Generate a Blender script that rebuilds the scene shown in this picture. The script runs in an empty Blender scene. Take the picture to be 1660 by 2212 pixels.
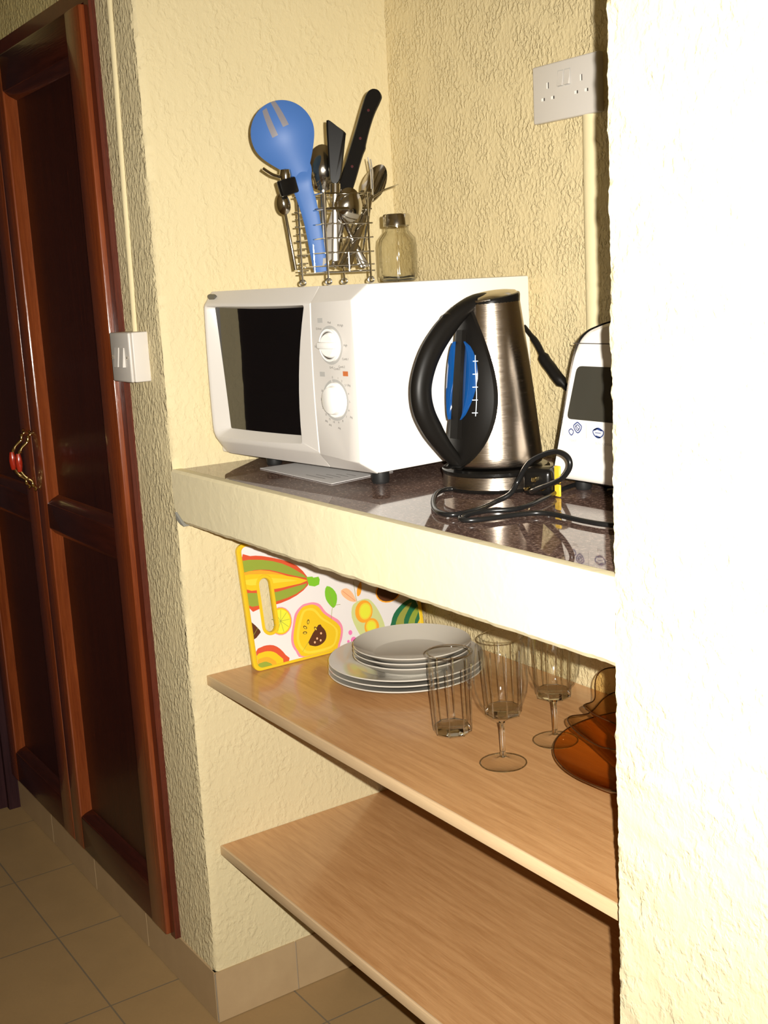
import bpy, bmesh, math, random
from mathutils import Vector, Matrix, noise
random.seed(7)
PI = math.pi
scn = bpy.context.scene
COL = scn.collection
# ------------------------------------------------------------------ camera, light, exposure
CAM = Vector((1.8965, -0.8204, 1.3827))
YAW, PITCH, ROLL = math.radians(33.6306), math.radians(-11.0824), math.radians(-2.9697)
FW = Vector((-math.cos(YAW)*math.cos(PITCH), math.sin(YAW)*math.cos(PITCH), math.sin(PITCH)))
RT0 = FW.cross(Vector((0, 0, 1))).normalized(); UP0 = RT0.cross(FW)
RT = RT0*math.cos(ROLL) + UP0*math.sin(ROLL); UP = -RT0*math.sin(ROLL) + UP0*math.cos(ROLL)
cd = bpy.data.cameras.new('camera'); co = bpy.data.objects.new('camera', cd); COL.objects.link(co)
cd.sensor_fit = 'VERTICAL'; cd.sensor_height = 36.0; cd.lens = 36.0*2530.9/2212
cd.clip_start = .02
m = Matrix((RT, UP, -FW)).transposed().to_4x4(); m.translation = CAM; co.matrix_world = m
scn.camera = co
# the camera's own flash, a few centimetres right of and above the lens
fl = bpy.data.lights.new('camera_flash', 'SPOT'); fl.energy = 262; fl.color = (1.0, .955, .87); fl.spot_size = math.radians(92); fl.spot_blend = 1; fl.shadow_soft_size = .006
fo = bpy.data.objects.new('camera_flash', fl); COL.objects.link(fo); fo.matrix_world = Matrix.Translation(CAM + RT*.033 + UP*.022) @ m.to_3x3().to_4x4()
# dim fill lamp added behind the photographer, standing for no visible source
al = bpy.data.lights.new('corridor_fill', 'AREA'); al.energy = .8; al.size = .9; al.size_y = 1.2; al.shape = 'RECTANGLE'; al.color = (1, .95, .85)
ao = bpy.data.objects.new('corridor_fill', al); COL.objects.link(ao); ao.location = (3.1, -.7, 1.7)
ao.rotation_euler = (0, math.radians(90), 0)
w = bpy.data.worlds.new('world'); scn.world = w; w.use_nodes = True
w.node_tree.nodes['Background'].inputs[0].default_value = (.9, .8, .6, 1); w.node_tree.nodes['Background'].inputs[1].default_value = .02
scn.view_settings.view_transform = 'Standard'; scn.view_settings.look = 'None'
scn.cycles.transparent_max_bounces = 48; scn.view_settings.exposure = 0; scn.view_settings.gamma = 1; scn.view_settings.use_curve_mapping = False

# ------------------------------------------------------------------ materials
class NT:
    def __init__(s, m): s.m = m; s.t = m.node_tree; s.b = s.t.nodes['Principled BSDF']
    def n(s, ty, **k):
        o = s.t.nodes.new(ty)
        for a, v in k.items():
            if a.startswith('i_'):
                key = a[2:]; o.inputs[int(key) if key.isdigit() else key.replace('_', ' ')].default_value = v
            else: setattr(o, a, v)
        return o
    def l(s, a, b): s.t.links.new(a, b)
    def coord(s, scale=(1, 1, 1), loc=(0, 0, 0), kind='Object'):
        c = s.n('ShaderNodeTexCoord'); mp = s.n('ShaderNodeMapping'); mp.inputs['Scale'].default_value = scale; mp.inputs['Location'].default_value = loc
        s.l(c.outputs[kind], mp.inputs['Vector']); return mp.outputs[0]
    def noise(s, v, scale, detail=4, rough=.5, dist=0):
        o = s.n('ShaderNodeTexNoise', i_Scale=scale, i_Detail=detail, i_Roughness=rough, i_Distortion=dist); s.l(v, o.inputs['Vector']); return o.outputs['Fac']
    def ramp(s, f, stops):
        r = s.n('ShaderNodeValToRGB'); e = r.color_ramp.elements
        while len(e) < len(stops): e.new(.5)
        for q, (p, c) in zip(e, stops): q.position = p; q.color = c if len(c) == 4 else (*c, 1)
        s.l(f, r.inputs[0]); return r.outputs[0]
    def math(s, op, a, b=None, c=None):
        o = s.n('ShaderNodeMath', operation=op)
        for i, x in enumerate((a, b, c)):
            if x is None: continue
            if isinstance(x, (int, float)): o.inputs[i].default_value = x
            else: s.l(x, o.inputs[i])
        return o.outputs[0]
    def mix(s, f, a, b):
        o = s.n('ShaderNodeMix', data_type='RGBA')
        for i, x in ((0, f), (6, a), (7, b)):
            if isinstance(x, (int, float)): o.inputs[i].default_value = x
            elif isinstance(x, tuple): o.inputs[i].default_value = (*x, 1)[:4]
            else: s.l(x, o.inputs[i])
        return o.outputs[2]
    def bump(s, h, dist, strength=1, prev=None):
        o = s.n('ShaderNodeBump', i_Strength=strength, i_Distance=dist); s.l(h, o.inputs['Height'])
        if prev: s.l(prev, o.inputs['Normal'])
        s.l(o.outputs[0], s.b.inputs['Normal']); return o.outputs[0]
def mat(name, col=(.8, .8, .8), rough=.5, metal=0, spec=.5, coat=0, trans=0, ior=1.5, alpha=1):
    m = bpy.data.materials.new(name); m.use_nodes = True; b = m.node_tree.nodes['Principled BSDF']
    b.inputs['Base Color'].default_value = (*col, 1); b.inputs['Roughness'].default_value = rough; b.inputs['Metallic'].default_value = metal
    b.inputs['Specular IOR Level'].default_value = spec; b.inputs['Coat Weight'].default_value = coat; b.inputs['Coat Roughness'].default_value = .08
    b.inputs['Transmission Weight'].default_value = trans; b.inputs['IOR'].default_value = ior
    return m
CREAM = (.66, .56, .335)
def stucco(name, fine=1.0, coarse=1.0, stretch=(1, 1, 1), depth=.004, col=CREAM):
    m = mat(name, col, .75, spec=.3); t = NT(m)
    v = t.coord(stretch)
    c1 = t.noise(v, 95*coarse, 3, .5, .25)
    r1 = t.ramp(c1, [(.44, (0, 0, 0)), (.60, (1, 1, 1))])
    c2 = t.noise(v, 240*fine, 3, .6)
    lo = t.noise(v, 22, 2, .5)
    h = t.math('ADD', t.math('MULTIPLY', t.math('MULTIPLY', r1, t.ramp(lo, [(.35, (.25, .25, .25)), (.6, (1, 1, 1))])), .7), t.math('MULTIPLY', c2, .35))
    t.bump(h, depth)
    v2 = t.coord((1, 1, 1)); sp = t.noise(v2, 70, 2, .5)
    spots = t.ramp(sp, [(.77, (0, 0, 0)), (.80, (1, 1, 1))])
    tint = t.mix(t.noise(v2, 3, 3), tuple(c*.93 for c in col), tuple(min(1, c*1.05) for c in col))
    t.l(t.mix(t.math('MULTIPLY', spots, .35), tint, (.35, .27, .15)), t.b.inputs['Base Color'])
    return m
M = {}
M['wallA'] = stucco('cream_stucco_sparse', 1.0, .9, (1, 1, .8), .0011)
M['wallC'] = stucco('cream_stucco_knockdown', 1.1, 1.6, (1, 1, .72), .0023, (.68, .565, .325))
M['wallB'] = stucco('cream_stucco_rough', 1.2, 1.4, (1, 1, .5), .0036)
M['wallR'] = stucco('cream_stucco_pillar', 1.0, 1.0, (1, 1, .8), .0012, (.74, .64, .41))
M['plain'] = stucco('cream_plaster_plain', .5, .5, (1, 1, 1), .0003, (.86, .76, .50))
M['far'] = stucco('ochre_wall_far', 1, 1, (1, 1, 1), .003, (.64, .53, .24))
M['ceil'] = mat('ceiling_white', (.75, .70, .58), .9)
M['ridge'] = stucco('painted_cable_ridge', .5, .5, (1, 1, 1), .0004, (.70, .60, .36))
M['plug_grey'] = mat('grey_mortar', (.30, .29, .25), .9)
def tile(name, gx, gy, px_, py_, col, gr=.0017):
    m = mat(name, col, .42, spec=.4); t = NT(m); v = t.coord(); s = t.n('ShaderNodeSeparateXYZ'); t.l(v, s.inputs[0])
    def line(o, off, per):
        f = t.math('FRACT', t.math('DIVIDE', t.math('SUBTRACT', o, off-per*50), per))
        d = t.math('MINIMUM', f, t.math('SUBTRACT', 1.0, f)); return t.math('LESS_THAN', d, gr/per)
    g = t.math('MAXIMUM', line(s.outputs[0], gx, px_), line(s.outputs[1], gy, py_))
    n1 = t.noise(v, 9, 5, .6); n2 = t.noise(v, 160, 3, .6)
    base = t.mix(n1, tuple(c*.85 for c in col), tuple(c*1.15 for c in col)); base = t.mix(t.math('MULTIPLY', n2, .35), base, tuple(c*.7 for c in col))
    t.l(t.mix(g, base, (.20, .155, .10)), t.b.inputs['Base Color']); t.bump(t.math('SUBTRACT', t.math('MULTIPLY', n2, .05), t.math('MULTIPLY', g, 1.0)), .001)
    return m
M['floor'] = tile('tan_floor_tile', .13, -.15, .314, .314, (.385, .25, .112))
M['base'] = mat('tan_skirting_tile', (.52, .36, .19), .38, spec=.4)
t = NT(M['base']); v = t.coord(); t.l(t.mix(t.noise(v, 14, 6, .65), (.38, .26, .14), (.50, .36, .20)), t.b.inputs['Base Color'])
M['grout'] = mat('grout', (.30, .25, .18), .9)
def wood(name, c0, c1, scale, rough=.3, coat=.0, depth=.0002, ring=18):
    m = mat(name, c0, rough, coat=coat); t = NT(m); v = t.coord(scale)
    a = t.noise(v, ring, 6, .65, .4); b = t.noise(v, ring*5, 3, .6)
    f = t.math('ADD', t.math('MULTIPLY', a, .7), t.math('MULTIPLY', b, .3))
    f = t.ramp(f, [(.36, (0, 0, 0)), (.64, (1, 1, 1))])
    t.l(t.mix(f, c0, c1), t.b.inputs['Base Color']); t.bump(b, depth); return m
M['oak'] = wood('oak_laminate', (.43, .215, .082), (.59, .33, .145), (.45, 7, 7), .30, .25, .00012, 12)
M['oak_edge'] = wood('oak_edge_band', (.60, .42, .24), (.70, .50, .29), (.45, 7, 7), .4, .1, .0001, 12)
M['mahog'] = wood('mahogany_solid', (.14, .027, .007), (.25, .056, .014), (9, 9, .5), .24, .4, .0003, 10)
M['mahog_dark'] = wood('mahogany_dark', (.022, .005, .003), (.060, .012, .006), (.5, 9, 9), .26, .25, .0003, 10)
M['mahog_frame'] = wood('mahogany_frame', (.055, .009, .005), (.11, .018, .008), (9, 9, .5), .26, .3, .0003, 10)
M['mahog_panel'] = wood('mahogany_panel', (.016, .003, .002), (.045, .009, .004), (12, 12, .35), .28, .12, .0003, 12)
M['dark_door'] = wood('dark_door_wood', (.024, .008, .010), (.045, .016, .017), (9, 9, .5), .62, 0, .0003, 10)
M['dark_door'].node_tree.nodes['Principled BSDF'].inputs['Specular IOR Level'].default_value = .15
# polished granite
m = mat('brown_granite', (.06, .04, .035), .035, spec=.62); t = NT(m); v = t.coord()
v1 = t.noise(v, 210, 4, .75); v2 = t.ramp(t.noise(v, 60, 5, .65, 1), [(.40, (0, 0, 0)), (.62, (1, 1, 1))])
c = t.ramp(v1, [(.34, (.015, .009, .008)), (.46, (.16, .095, .075)), (.56, (.26, .165, .13)), (.68, (.62, .50, .43))])
t.l(t.mix(t.math('MULTIPLY', v2, .65), c, (.075, .042, .036)), t.b.inputs['Base Color']); M['granite'] = m
M['white'] = mat('white_enamel', (.75, .72, .685), .28)
M['white_body'] = mat('white_painted_steel', (.88, .86, .82), .32)
M['panelw'] = mat('pale_grey_plastic', (.66, .625, .585), .38)
M['grey_print'] = mat('grey_print', (.42, .41, .39), .5)
M['dark_print'] = mat('dark_print', (.10, .09, .08), .6)
M['orange_print'] = mat('orange_print', (.55, .16, .05), .5)
M['knobw'] = mat('white_knob_plastic', (.88, .86, .82), .25)
M['glassblack'] = mat('black_oven_glass', (.006, .005, .005), .02, spec=.75, coat=.3)
M['badge'] = mat('grey_badge', (.10, .095, .08), .25)
M['rubber'] = mat('black_rubber', (.012, .012, .012), .45)
M['plast'] = mat('black_plastic', (.007, .006, .005), .42, spec=.2)
M['gloss'] = mat('glossy_black_plastic', (.006, .0055, .005), .20, spec=.4)
M['cord'] = mat('black_cord', (.010, .010, .010), .25)
def steel(name, col=(.62, .57, .50), rough=.25, brushed=None):
    m = mat(name, col, rough, metal=1)
    if brushed:
        t = NT(m); v = t.coord(brushed); n = t.noise(v, 60, 4, .6); t.bump(n, .00012)
        t.l(t.math('ADD', t.math('MULTIPLY', n, .16), rough-.08), t.b.inputs['Roughness'])
    return m
M['brushed'] = steel('brushed_steel', (.52, .44, .36), .24, (1, 1, 14))
M['steel'] = steel('polished_steel', (.66, .62, .55), .12)
M['chrome'] = steel('chrome_wire', (.74, .72, .68), .08)
M['bladesteel'] = steel('satin_steel', (.55, .51, .45), .28)
M['brass'] = steel('brass', (.80, .62, .26), .16)
M['redgrip'] = mat('red_grip', (.36, .022, .008), .2, coat=.5)
M['rivet'] = mat('dark_rivet', (.06, .010, .012), .3)
M['blue'] = mat('blue_plastic', (.048, .125, .34), .5, spec=.35)
m = mat('blue_gauge', (.004, .055, .21), .08, coat=1); M['bluegauge'] = m
M['slotgrey'] = mat('grey_inlay_plastic', (.18, .165, .175), .5)
M['tick'] = mat('pale_tick_print', (.65, .75, .85), .4)
M['plate'] = mat('white_glazed_stoneware', (.52, .49, .43), .16, coat=.4)
M['sock'] = mat('white_socket_plastic', (.60, .56, .51), .40)
M['sockdark'] = mat('dark_slot', (.06, .05, .045), .6)
M['paper'] = mat('printed_paper', (.62, .60, .59), .7)
M['toast'] = mat('white_toaster_plastic', (.86, .82, .76), .34)
M['toastwin'] = mat('smoked_grey_plastic', (.045, .042, .032), .22, coat=.4)
M['blueprint'] = mat('blue_print', (.03, .06, .22), .5)
M['yellow'] = mat('yellow_plastic', (.74, .49, .02), .32)
M['yellowtag'] = mat('yellow_sticker', (.80, .50, .03), .5)
for k, c in dict(bw=(.76, .72, .70), bgreen=(.27, .34, .045), bred=(.62, .09, .035), borange=(.85, .36, .03), byel=(.76, .50, .02), bpale=(.80, .60, .05), blime=(.20, .50, .03), bpink=(.80, .26, .36), bbrown=(.10, .035, .015), bdkgr=(.015, .14, .06), bolive=(.30, .31, .06), bmint=(.58, .62, .26), bpeach=(.85, .47, .25), bhot=(.80, .20, .45), bcell=(.74, .74, .05)).items():
    M[k] = mat('print_'+k[1:], c, .3, coat=.2)
# thin glassware: what is behind shows straight through, with a Fresnel reflection and darker rims
def thin(name, clear, edge, refl=1.0, rough=.045, power=2.2):
    m = bpy.data.materials.new(name); m.use_nodes = True; t = m.node_tree; t.nodes.clear()
    out = t.nodes.new('ShaderNodeOutputMaterial'); tr = t.nodes.new('ShaderNodeBsdfTransparent'); gl = t.nodes.new('ShaderNodeBsdfGlossy'); gl.inputs['Roughness'].default_value = rough
    fr = t.nodes.new('ShaderNodeMath'); fr.operation = 'MULTIPLY_ADD'; fr.inputs[1].default_value = .9; fr.inputs[2].default_value = .035; mx = t.nodes.new('ShaderNodeMixShader')
    lw = t.nodes.new('ShaderNodeLayerWeight'); lw.inputs[0].default_value = .5
    pw = t.nodes.new('ShaderNodeMath'); pw.operation = 'POWER'; pw.inputs[1].default_value = power; t.links.new(lw.outputs['Facing'], pw.inputs[0])
    p5 = t.nodes.new('ShaderNodeMath'); p5.operation = 'POWER'; p5.inputs[1].default_value = 5; t.links.new(lw.outputs['Facing'], p5.inputs[0]); t.links.new(p5.outputs[0], fr.inputs[0])
    cm = t.nodes.new('ShaderNodeMix'); cm.data_type = 'RGBA'; cm.inputs[6].default_value = (*clear, 1); cm.inputs[7].default_value = (*edge, 1)
    t.links.new(pw.outputs[0], cm.inputs[0]); t.links.new(cm.outputs[2], tr.inputs[0])
    mu = t.nodes.new('ShaderNodeMath'); mu.operation = 'MULTIPLY'; mu.inputs[1].default_value = refl; t.links.new(fr.outputs[0], mu.inputs[0])
    t.links.new(mu.outputs[0], mx.inputs[0]); t.links.new(tr.outputs[0], mx.inputs[1]); t.links.new(gl.outputs[0], mx.inputs[2]); t.links.new(mx.outputs[0], out.inputs[0])
    return m
M['glass'] = thin('clear_glass', (.992, .992, .985), (.30, .29, .24), .6, power=11)
M['jarglass'] = thin('jar_glass', (.97, .965, .94), (.45, .42, .30), 1.4, power=3.5)
M['solidglass'] = mat('solid_clear_glass', (.93, .95, .91), .02, trans=1, ior=1.5)
M['amber'] = thin('amber_glass', (.96, .75, .45), (.50, .24, .08), .8, power=4)
M['amber_rim'] = mat('dark_amber_rim', (.035, .012, .004), .08, coat=.5)
M['smoke'] = thin('smoky_brown_glass', (.95, .88, .75), (.42, .30, .17), .8, power=4)

# ------------------------------------------------------------------ mesh helpers
class MB:
    def __init__(s): s.v = []; s.f = []; s.mi = []; s.cur = 0
    def add(s, vs, fs, mi=None):
        o = len(s.v); s.v += [tuple(p) for p in vs]; s.f += [tuple(i+o for i in f) for f in fs]; s.mi += [s.cur if mi is None else mi]*len(fs)
    def box(s, x0, x1, y0, y1, z0, z1, mi=None):
        s.add([(x, y, z) for z in (z0, z1) for y in (y0, y1) for x in (x0, x1)], [(0, 2, 3, 1), (4, 5, 7, 6), (0, 1, 5, 4), (2, 6, 7, 3), (0, 4, 6, 2), (1, 3, 7, 5)], mi)
    def rbox(s, x0, x1, y0, y1, z0, z1, r=.003, seg=3, mi=None):
        bm = bmesh.new(); bmesh.ops.create_cube(bm, size=1)
        for v in bm.verts: v.co = Vector(((x0+x1)/2+v.co.x*(x1-x0), (y0+y1)/2+v.co.y*(y1-y0), (z0+z1)/2+v.co.z*(z1-z0)))
        bmesh.ops.bevel(bm, geom=bm.edges[:], offset=r, segments=seg, affect='EDGES', profile=.5); s.bm(bm, mi)
    def bm(s, bm, mi=None):
        bm.verts.index_update(); s.add([v.co[:] for v in bm.verts], [[v.index for v in f.verts] for f in bm.faces], mi); bm.free()
    def lathe(s, prof, n=48, c=(0, 0, 0), fr=None, ang=None, mi=None):
        vs = []; fs = []; k = len(prof)
        for i in range(n):
            a = 2*PI*i/n; q = fr(a) if fr else 1
            for r, z in prof:
                rr = r*(q if not callable(q) else 1); vs.append((c[0]+rr*math.cos(a), c[1]+rr*math.sin(a), c[2]+z))
        for i in range(n):
            for j in range(k-1):
                a0 = i*k+j; b0 = ((i+1) % n)*k+j; fs.append((a0, b0, b0+1, a0+1))
        s.add(vs, fs, mi)
        o = len(s.v)-len(vs)
        if prof[0][0] > 1e-5 and prof[0][0] < 0: pass
    def rings(s, rs, close=True, cap0=False, cap1=False, mi=None):
        k = len(rs[0]); vs = [p for r in rs for p in r]; fs = []
        for i in range(len(rs)-1):
            for j in range(k if close else k-1):
                a = i*k+j; b = i*k+(j+1) % k; fs.append((a, b, b+k, a+k))
        if cap0: fs.append(tuple(range(k))[::-1])
        if cap1: fs.append(tuple((len(rs)-1)*k+j for j in range(k)))
        s.add(vs, fs, mi)
    def tube(s, pts, r, n=10, mi=None, closed=False, flat=None, up=None):
        pts = [Vector(p) for p in pts]; N = len(pts); rr = r if isinstance(r, (list, tuple)) else [r]*N
        rs = []; nrm = None
        for i, p in enumerate(pts):
            if closed: d = pts[(i+1) % N]-pts[i-1]
            else: d = pts[min(i+1, N-1)]-pts[max(i-1, 0)]
            d.normalize()
            if nrm is None:
                nrm = Vector(up) if up else (Vector((0, 0, 1)) if abs(d.z) < .9 else Vector((1, 0, 0)))
            nrm = (nrm-d*nrm.dot(d)).normalized(); b = d.cross(nrm)
            ra, rb = rr[i] if isinstance(rr[i], (tuple, list)) else (rr[i], rr[i])
            rs.append([p+nrm*ra*math.cos(2*PI*k/n)+b*rb*math.sin(2*PI*k/n) for k in range(n)])
        if closed: rs.append(rs[0])
        s.rings(rs, True, not closed, not closed, mi)
    def prism(s, poly, y0, y1, ax='y', mi=None):
        def P(u, v, h): return (u, h, v) if ax == 'y' else ((h, u, v) if ax == 'x' else (u, v, h))
        k = len(poly); vs = [P(u, v, y0) for u, v in poly]+[P(u, v, y1) for u, v in poly]
        s.add(vs, [tuple(range(k)), tuple(range(2*k-1, k-1, -1))]+[(i, (i+1) % k, (i+1) % k+k, i+k) for i in range(k)], mi)
    def obj(s, name, mats, parent=None, smooth=True, loc=None, rot=None, xf=None):
        me = bpy.data.meshes.new(name); me.from_pydata(s.v, [], s.f)
        if xf is not None: me.transform(xf)
        mats = mats if isinstance(mats, (list, tuple)) else [mats]
        for q in mats: me.materials.append(M[q] if isinstance(q, str) else q)
        me.polygons.foreach_set('material_index', s.mi)
        bm = bmesh.new(); bm.from_mesh(me); bmesh.ops.remove_doubles(bm, verts=bm.verts, dist=1e-6); bmesh.ops.recalc_face_normals(bm, faces=bm.faces)
        if smooth:
            for f in bm.faces: f.smooth = True
            for e in bm.edges:
                if len(e.link_faces) == 2 and e.calc_face_angle(0) > math.radians(38): e.smooth = False
        bm.to_mesh(me); bm.free()
        o = bpy.data.objects.new(name, me); COL.objects.link(o)
        if parent: o.parent = parent
        if loc: o.location = loc
        if rot: o.rotation_euler = rot
        return o
def smooth_path(pts, n=8, closed=False):
    P = [Vector(p) for p in pts]; out = []; N = len(P)
    rng = N if closed else N-1
    for i in range(rng):
        p0 = P[i-1] if (i > 0 or closed) else P[0]; p1 = P[i]; p2 = P[(i+1) % N]; p3 = P[(i+2) % N] if (i+2 < N or closed) else P[-1]
        for k in range(n):
            t = k/n; out.append(.5*((2*p1)+(-p0+p2)*t+(2*p0-5*p1+4*p2-p3)*t*t+(-p0+3*p1-3*p2+p3)*t**3))
    if not closed: out.append(P[-1])
    return out
def chaikin(pts, it=2):
    for _ in range(it):
        q = []
        for i in range(len(pts)): a, c = pts[i], pts[(i+1) % len(pts)]; q += [(a[0]*.75+c[0]*.25, a[1]*.75+c[1]*.25), (a[0]*.25+c[0]*.75, a[1]*.25+c[1]*.75)]
        pts = q
    return pts
def tag(o, label=None, cat=None, group=None, kind=None):
    for k, v in (('label', label), ('category', cat), ('group', group), ('kind', kind)):
        if v: o[k] = v
    return o
def thing(name, label, cat, loc=(0, 0, 0), rz=0, group=None):
    o = bpy.data.objects.new(name, None); COL.objects.link(o); o.location = loc; o.rotation_euler = (0, 0, rz); o.empty_display_size = .05
    return tag(o, label, cat, group)
def dup(root, loc, rz=None, label=None):
    r = root.copy(); COL.objects.link(r); r.location = loc
    if rz is not None: r.rotation_euler = (0, 0, rz)
    if label: r['label'] = label
    for ch in list(root.children):
        c = ch.copy(); COL.objects.link(c); c.parent = r
        for g in list(ch.children):
            d = g.copy(); COL.objects.link(d); d.parent = c
    return r
def text_mesh(mb, body, size, place, mi=0):
    cu = bpy.data.curves.new('t', 'FONT'); cu.body = body; cu.size = size; cu.align_x = 'CENTER'; cu.align_y = 'CENTER'; cu.extrude = 0
    o = bpy.data.objects.new('t', cu); COL.objects.link(o); dg = bpy.context.evaluated_depsgraph_get(); me = bpy.data.meshes.new_from_object(o.evaluated_get(dg))
    mb.add([place(v.co.x, v.co.y) for v in me.vertices], [tuple(p.vertices) for p in me.polygons], mi)
    bpy.data.objects.remove(o); bpy.data.curves.remove(cu); bpy.data.meshes.remove(me)

# ------------------------------------------------------------------ setting
D, L, H, T = .50, 1.0742, 1.0786, .0929
ZT = 2.6
def struct(name, mb, mats, smooth=False):
    o = mb.obj(name, mats, smooth=smooth); o['kind'] = 'structure'; return o
b = MB(); b.box(-1.3, 3.3, -2.2, .62, -.05, 0); struct('floor', b, 'floor')
b = MB(); b.box(-1.3, 3.3, -2.2, .62, ZT, ZT+.05); struct('ceiling', b, 'ceil')
def slab(pts_grid, name, mats):
    mb = MB(); k = len(pts_grid[0]); vs = [p for r in pts_grid for p in r]
    mb.add(vs, [(i*k+j, i*k+j+1, (i+1)*k+j+1, (i+1)*k+j) for i in range(len(pts_grid)-1) for j in range(k-1)]); return mb
# pier between wardrobe and niche: two stucco faces meeting in a slightly wavy corner
WX = -.158
def jag(z, s, a=1): return a*(noise.noise(Vector((s, 0, z*9)))*.0035+noise.noise(Vector((s, 3, z*40)))*.0018+noise.noise(Vector((s, 9, z*150)))*.0012)
b = MB(); n = 420; zs = [ZT*i/n for i in range(n+1)]
rows = []
for z in zs:
    j = jag(z, 1.7, .8)
    rows.append([(WX, .08, z), (WX, 0, z), (-.012, 0, z), (-.003+j, .002, z), (0, .006-j, z), (0, .02, z), (0, D+.05, z)])
k = 7; b.add([p for r in rows for p in r], [(i*k+j, i*k+j+1, (i+1)*k+j+1, (i+1)*k+j) for i in range(n) for j in range(k-1)])
b.mi = [(0 if (q % 6) < 3 else 1) for q in range(len(b.f))]
struct('wall_left', b, ['wallB', 'wallA'], True)
b = MB(); b.box(-.02, L+.1, D, D+.06, 0, ZT); struct('wall_back', b, 'wallC')
# right pillar: front face flush with the counter front, rough arris towards the niche
rows = []; n = 900; zs = [ZT*i/n for i in range(n+1)]
def pj(z): return (noise.noise(Vector((5, 1, z*5)))*.004+noise.noise(Vector((5, 4, z*26)))*.0035+noise.noise(Vector((2, 8, z*85)))*.0030+noise.noise(Vector((2, 1, z*240)))*.0016)
def bump3(x, y, z): return noise.noise(Vector((x*28, y*28, z*28)))*.0022+noise.noise(Vector((x*90, y*90, z*60)))*.0011
ys = [.46, .3, .2, .12, .08, .05, .03, .016, .007]; xs = [.007, .016, .03, .05, .08, .12]
for z in zs:
    j = pj(z); r = [(L+.004, D+.02, z)]
    r += [(L+.003+bump3(0, y, z), y, z) for y in ys]
    r += [(L+.0005-abs(j), .0015, z), (L+.001-j*.6, -.0005, z)]
    r += [(L+x, bump3(x, 7, z)-.0005, z) for x in xs]
    r += [(3.3, 0, z), (3.3, .1, z)]
    rows.append(r)
k = len(rows[0]); b = MB(); b.add([p for r in rows for p in r], [(i*k+j, i*k+j+1, (i+1)*k+j+1, (i+1)*k+j) for i in range(n) for j in range(k-1)])
struct('wall_right', b, 'wallR', True)
WTOP = 1.915; XE = -1.25
b = MB(); b.box(XE-.02, WX, 0, .08, WTOP, ZT); struct('wall_front', b, 'far')
b = MB(); b.box(XE-.06, XE, -.03, .1, 0, ZT); b.box(XE-.06, XE, -1.5499, -.0301, 2.08, ZT); b.box(XE-.06, XE, -2.2, -1.55, 0, ZT); struct('wall_end', b, 'far')
b = MB(); b.box(XE-.06, 3.3, -2.26, -2.2, 0, ZT); struct('wall_opposite', b, 'wallR')
b = MB(); b.box(3.3, 3.36, -2.26, .1, 0, ZT); struct('wall_rear', b, 'wallR')
# end door, its unseen part widened to keep the oven window reflection dark
b = MB(); b.box(XE-.05, XE-.005, -1.50, -.035, .002, 2.06); d = struct('door_1', b, 'dark_door')
b = MB(); b.box(XE-.055, XE+.014, -.035, -.004, 0, 2.08); b.box(XE-.055, XE+.014, -1.56, -1.50, 0, 2.08); b.box(XE-.054, XE+.013, -1.499, -.036, 2.061, 2.079); o = b.obj('door_frame', 'dark_door', d, False)
b = MB()
for z0, z1 in ((.18, .92), (1.05, 1.92)): b.rbox(XE-.008, XE+.004, -.70, -.13, z0, z1, .003, 1); b.rbox(XE-.008, XE+.004, -1.40, -.84, z0, z1, .003, 1)
b.obj('door_panel', 'dark_door', d, False)
# tiled skirting
ZB = .105
def skirt(name, segs):
    b = MB()
    for ax, f, a0, a1 in segs:
        if ax == 'x': b.box(a0+.0012, a1-.0012, f-.004, f+.012, .0015, ZB, 0); b.box(a0, a1, f-.002, f+.01, 0, ZB-.003, 1)
        else: b.box(f-.012, f+.004, a0+.0012, a1-.0012, .0015, ZB, 0); b.box(f-.01, f+.002, a0, a1, 0, ZB-.003, 1)
    return struct(name, b, ['base', 'grout'])
skirt('baseboard_front', [('x', 0, XE, -.954), ('x', 0, -.954, -.645), ('x', 0, -.645, -.335), ('x', 0, -.335, 0)])
skirt('baseboard_left', [('y', 0, -.003, .174), ('y', 0, .174, D)])
b = MB(); b.box(.004, L, D-.012, D, 0, ZB, 0); struct('baseboard_back', b, ['base'])
# ------------------------------------------------------------------ counter
cn = thing('kitchen_counter', 'cream plastered counter slab with polished brown granite top spanning the niche', 'counter', (0, 0, H))
b = MB(); b.box(-.0, L+.0, .016, D, -.02, 0); b.obj('granite_top', 'granite', cn, False)
n = 160; rows = []
for i in range(n+1):
    x = -.002+(L+.004)*i/n; j = noise.noise(Vector((x*30, 2, 1)))*.0015+noise.noise(Vector((x*110, 5, 1)))*.0008
    lo = -T+j
    if x < .03: lo += .018*(1-x/.03)**1.0
    rows.append([(x, .02, .0004), (x, .0165, .0012), (x, .003, .0012), (x, -.0015, -.003), (x, -.0015+.3*j, -T*.5), (x, -.001, lo+.006), (x, .004, lo), (x, .03, lo+.0), (x, D, -T+.002)])
b = MB(); b.rings(rows, False); b.obj('front_fascia', 'plain', cn)
b = MB(); b.prism([(-.0, -.075), (.034, -.096), (.02, -.094), (.004, -.088)], -.002, .012); o = b.obj('mortar_patch', 'plug_grey', cn, False); o['label'] = 'grey mortar patch under the left end'
# ------------------------------------------------------------------ shelves
for (z, y, lab) in ((.6936, .0327, 'upper oak laminate shelf carrying plates, glasses and the cutting board'), (.3574, .0313, 'lower oak laminate shelf, empty, nearest the floor')):
    s = thing('wall_shelf', lab, 'shelf', (0, 0, z), 0, 'oak shelves under the counter')
    b = MB(); b.box(.001, L, y+.0012, D-.002, -.018, 0); b.obj('board', 'oak', s, False)
    b = MB(); b.rbox(.001, L, y-.001, y+.004, -.0182, .0003, .0011, 2); b.obj('edge_band', 'oak_edge', s)
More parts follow.
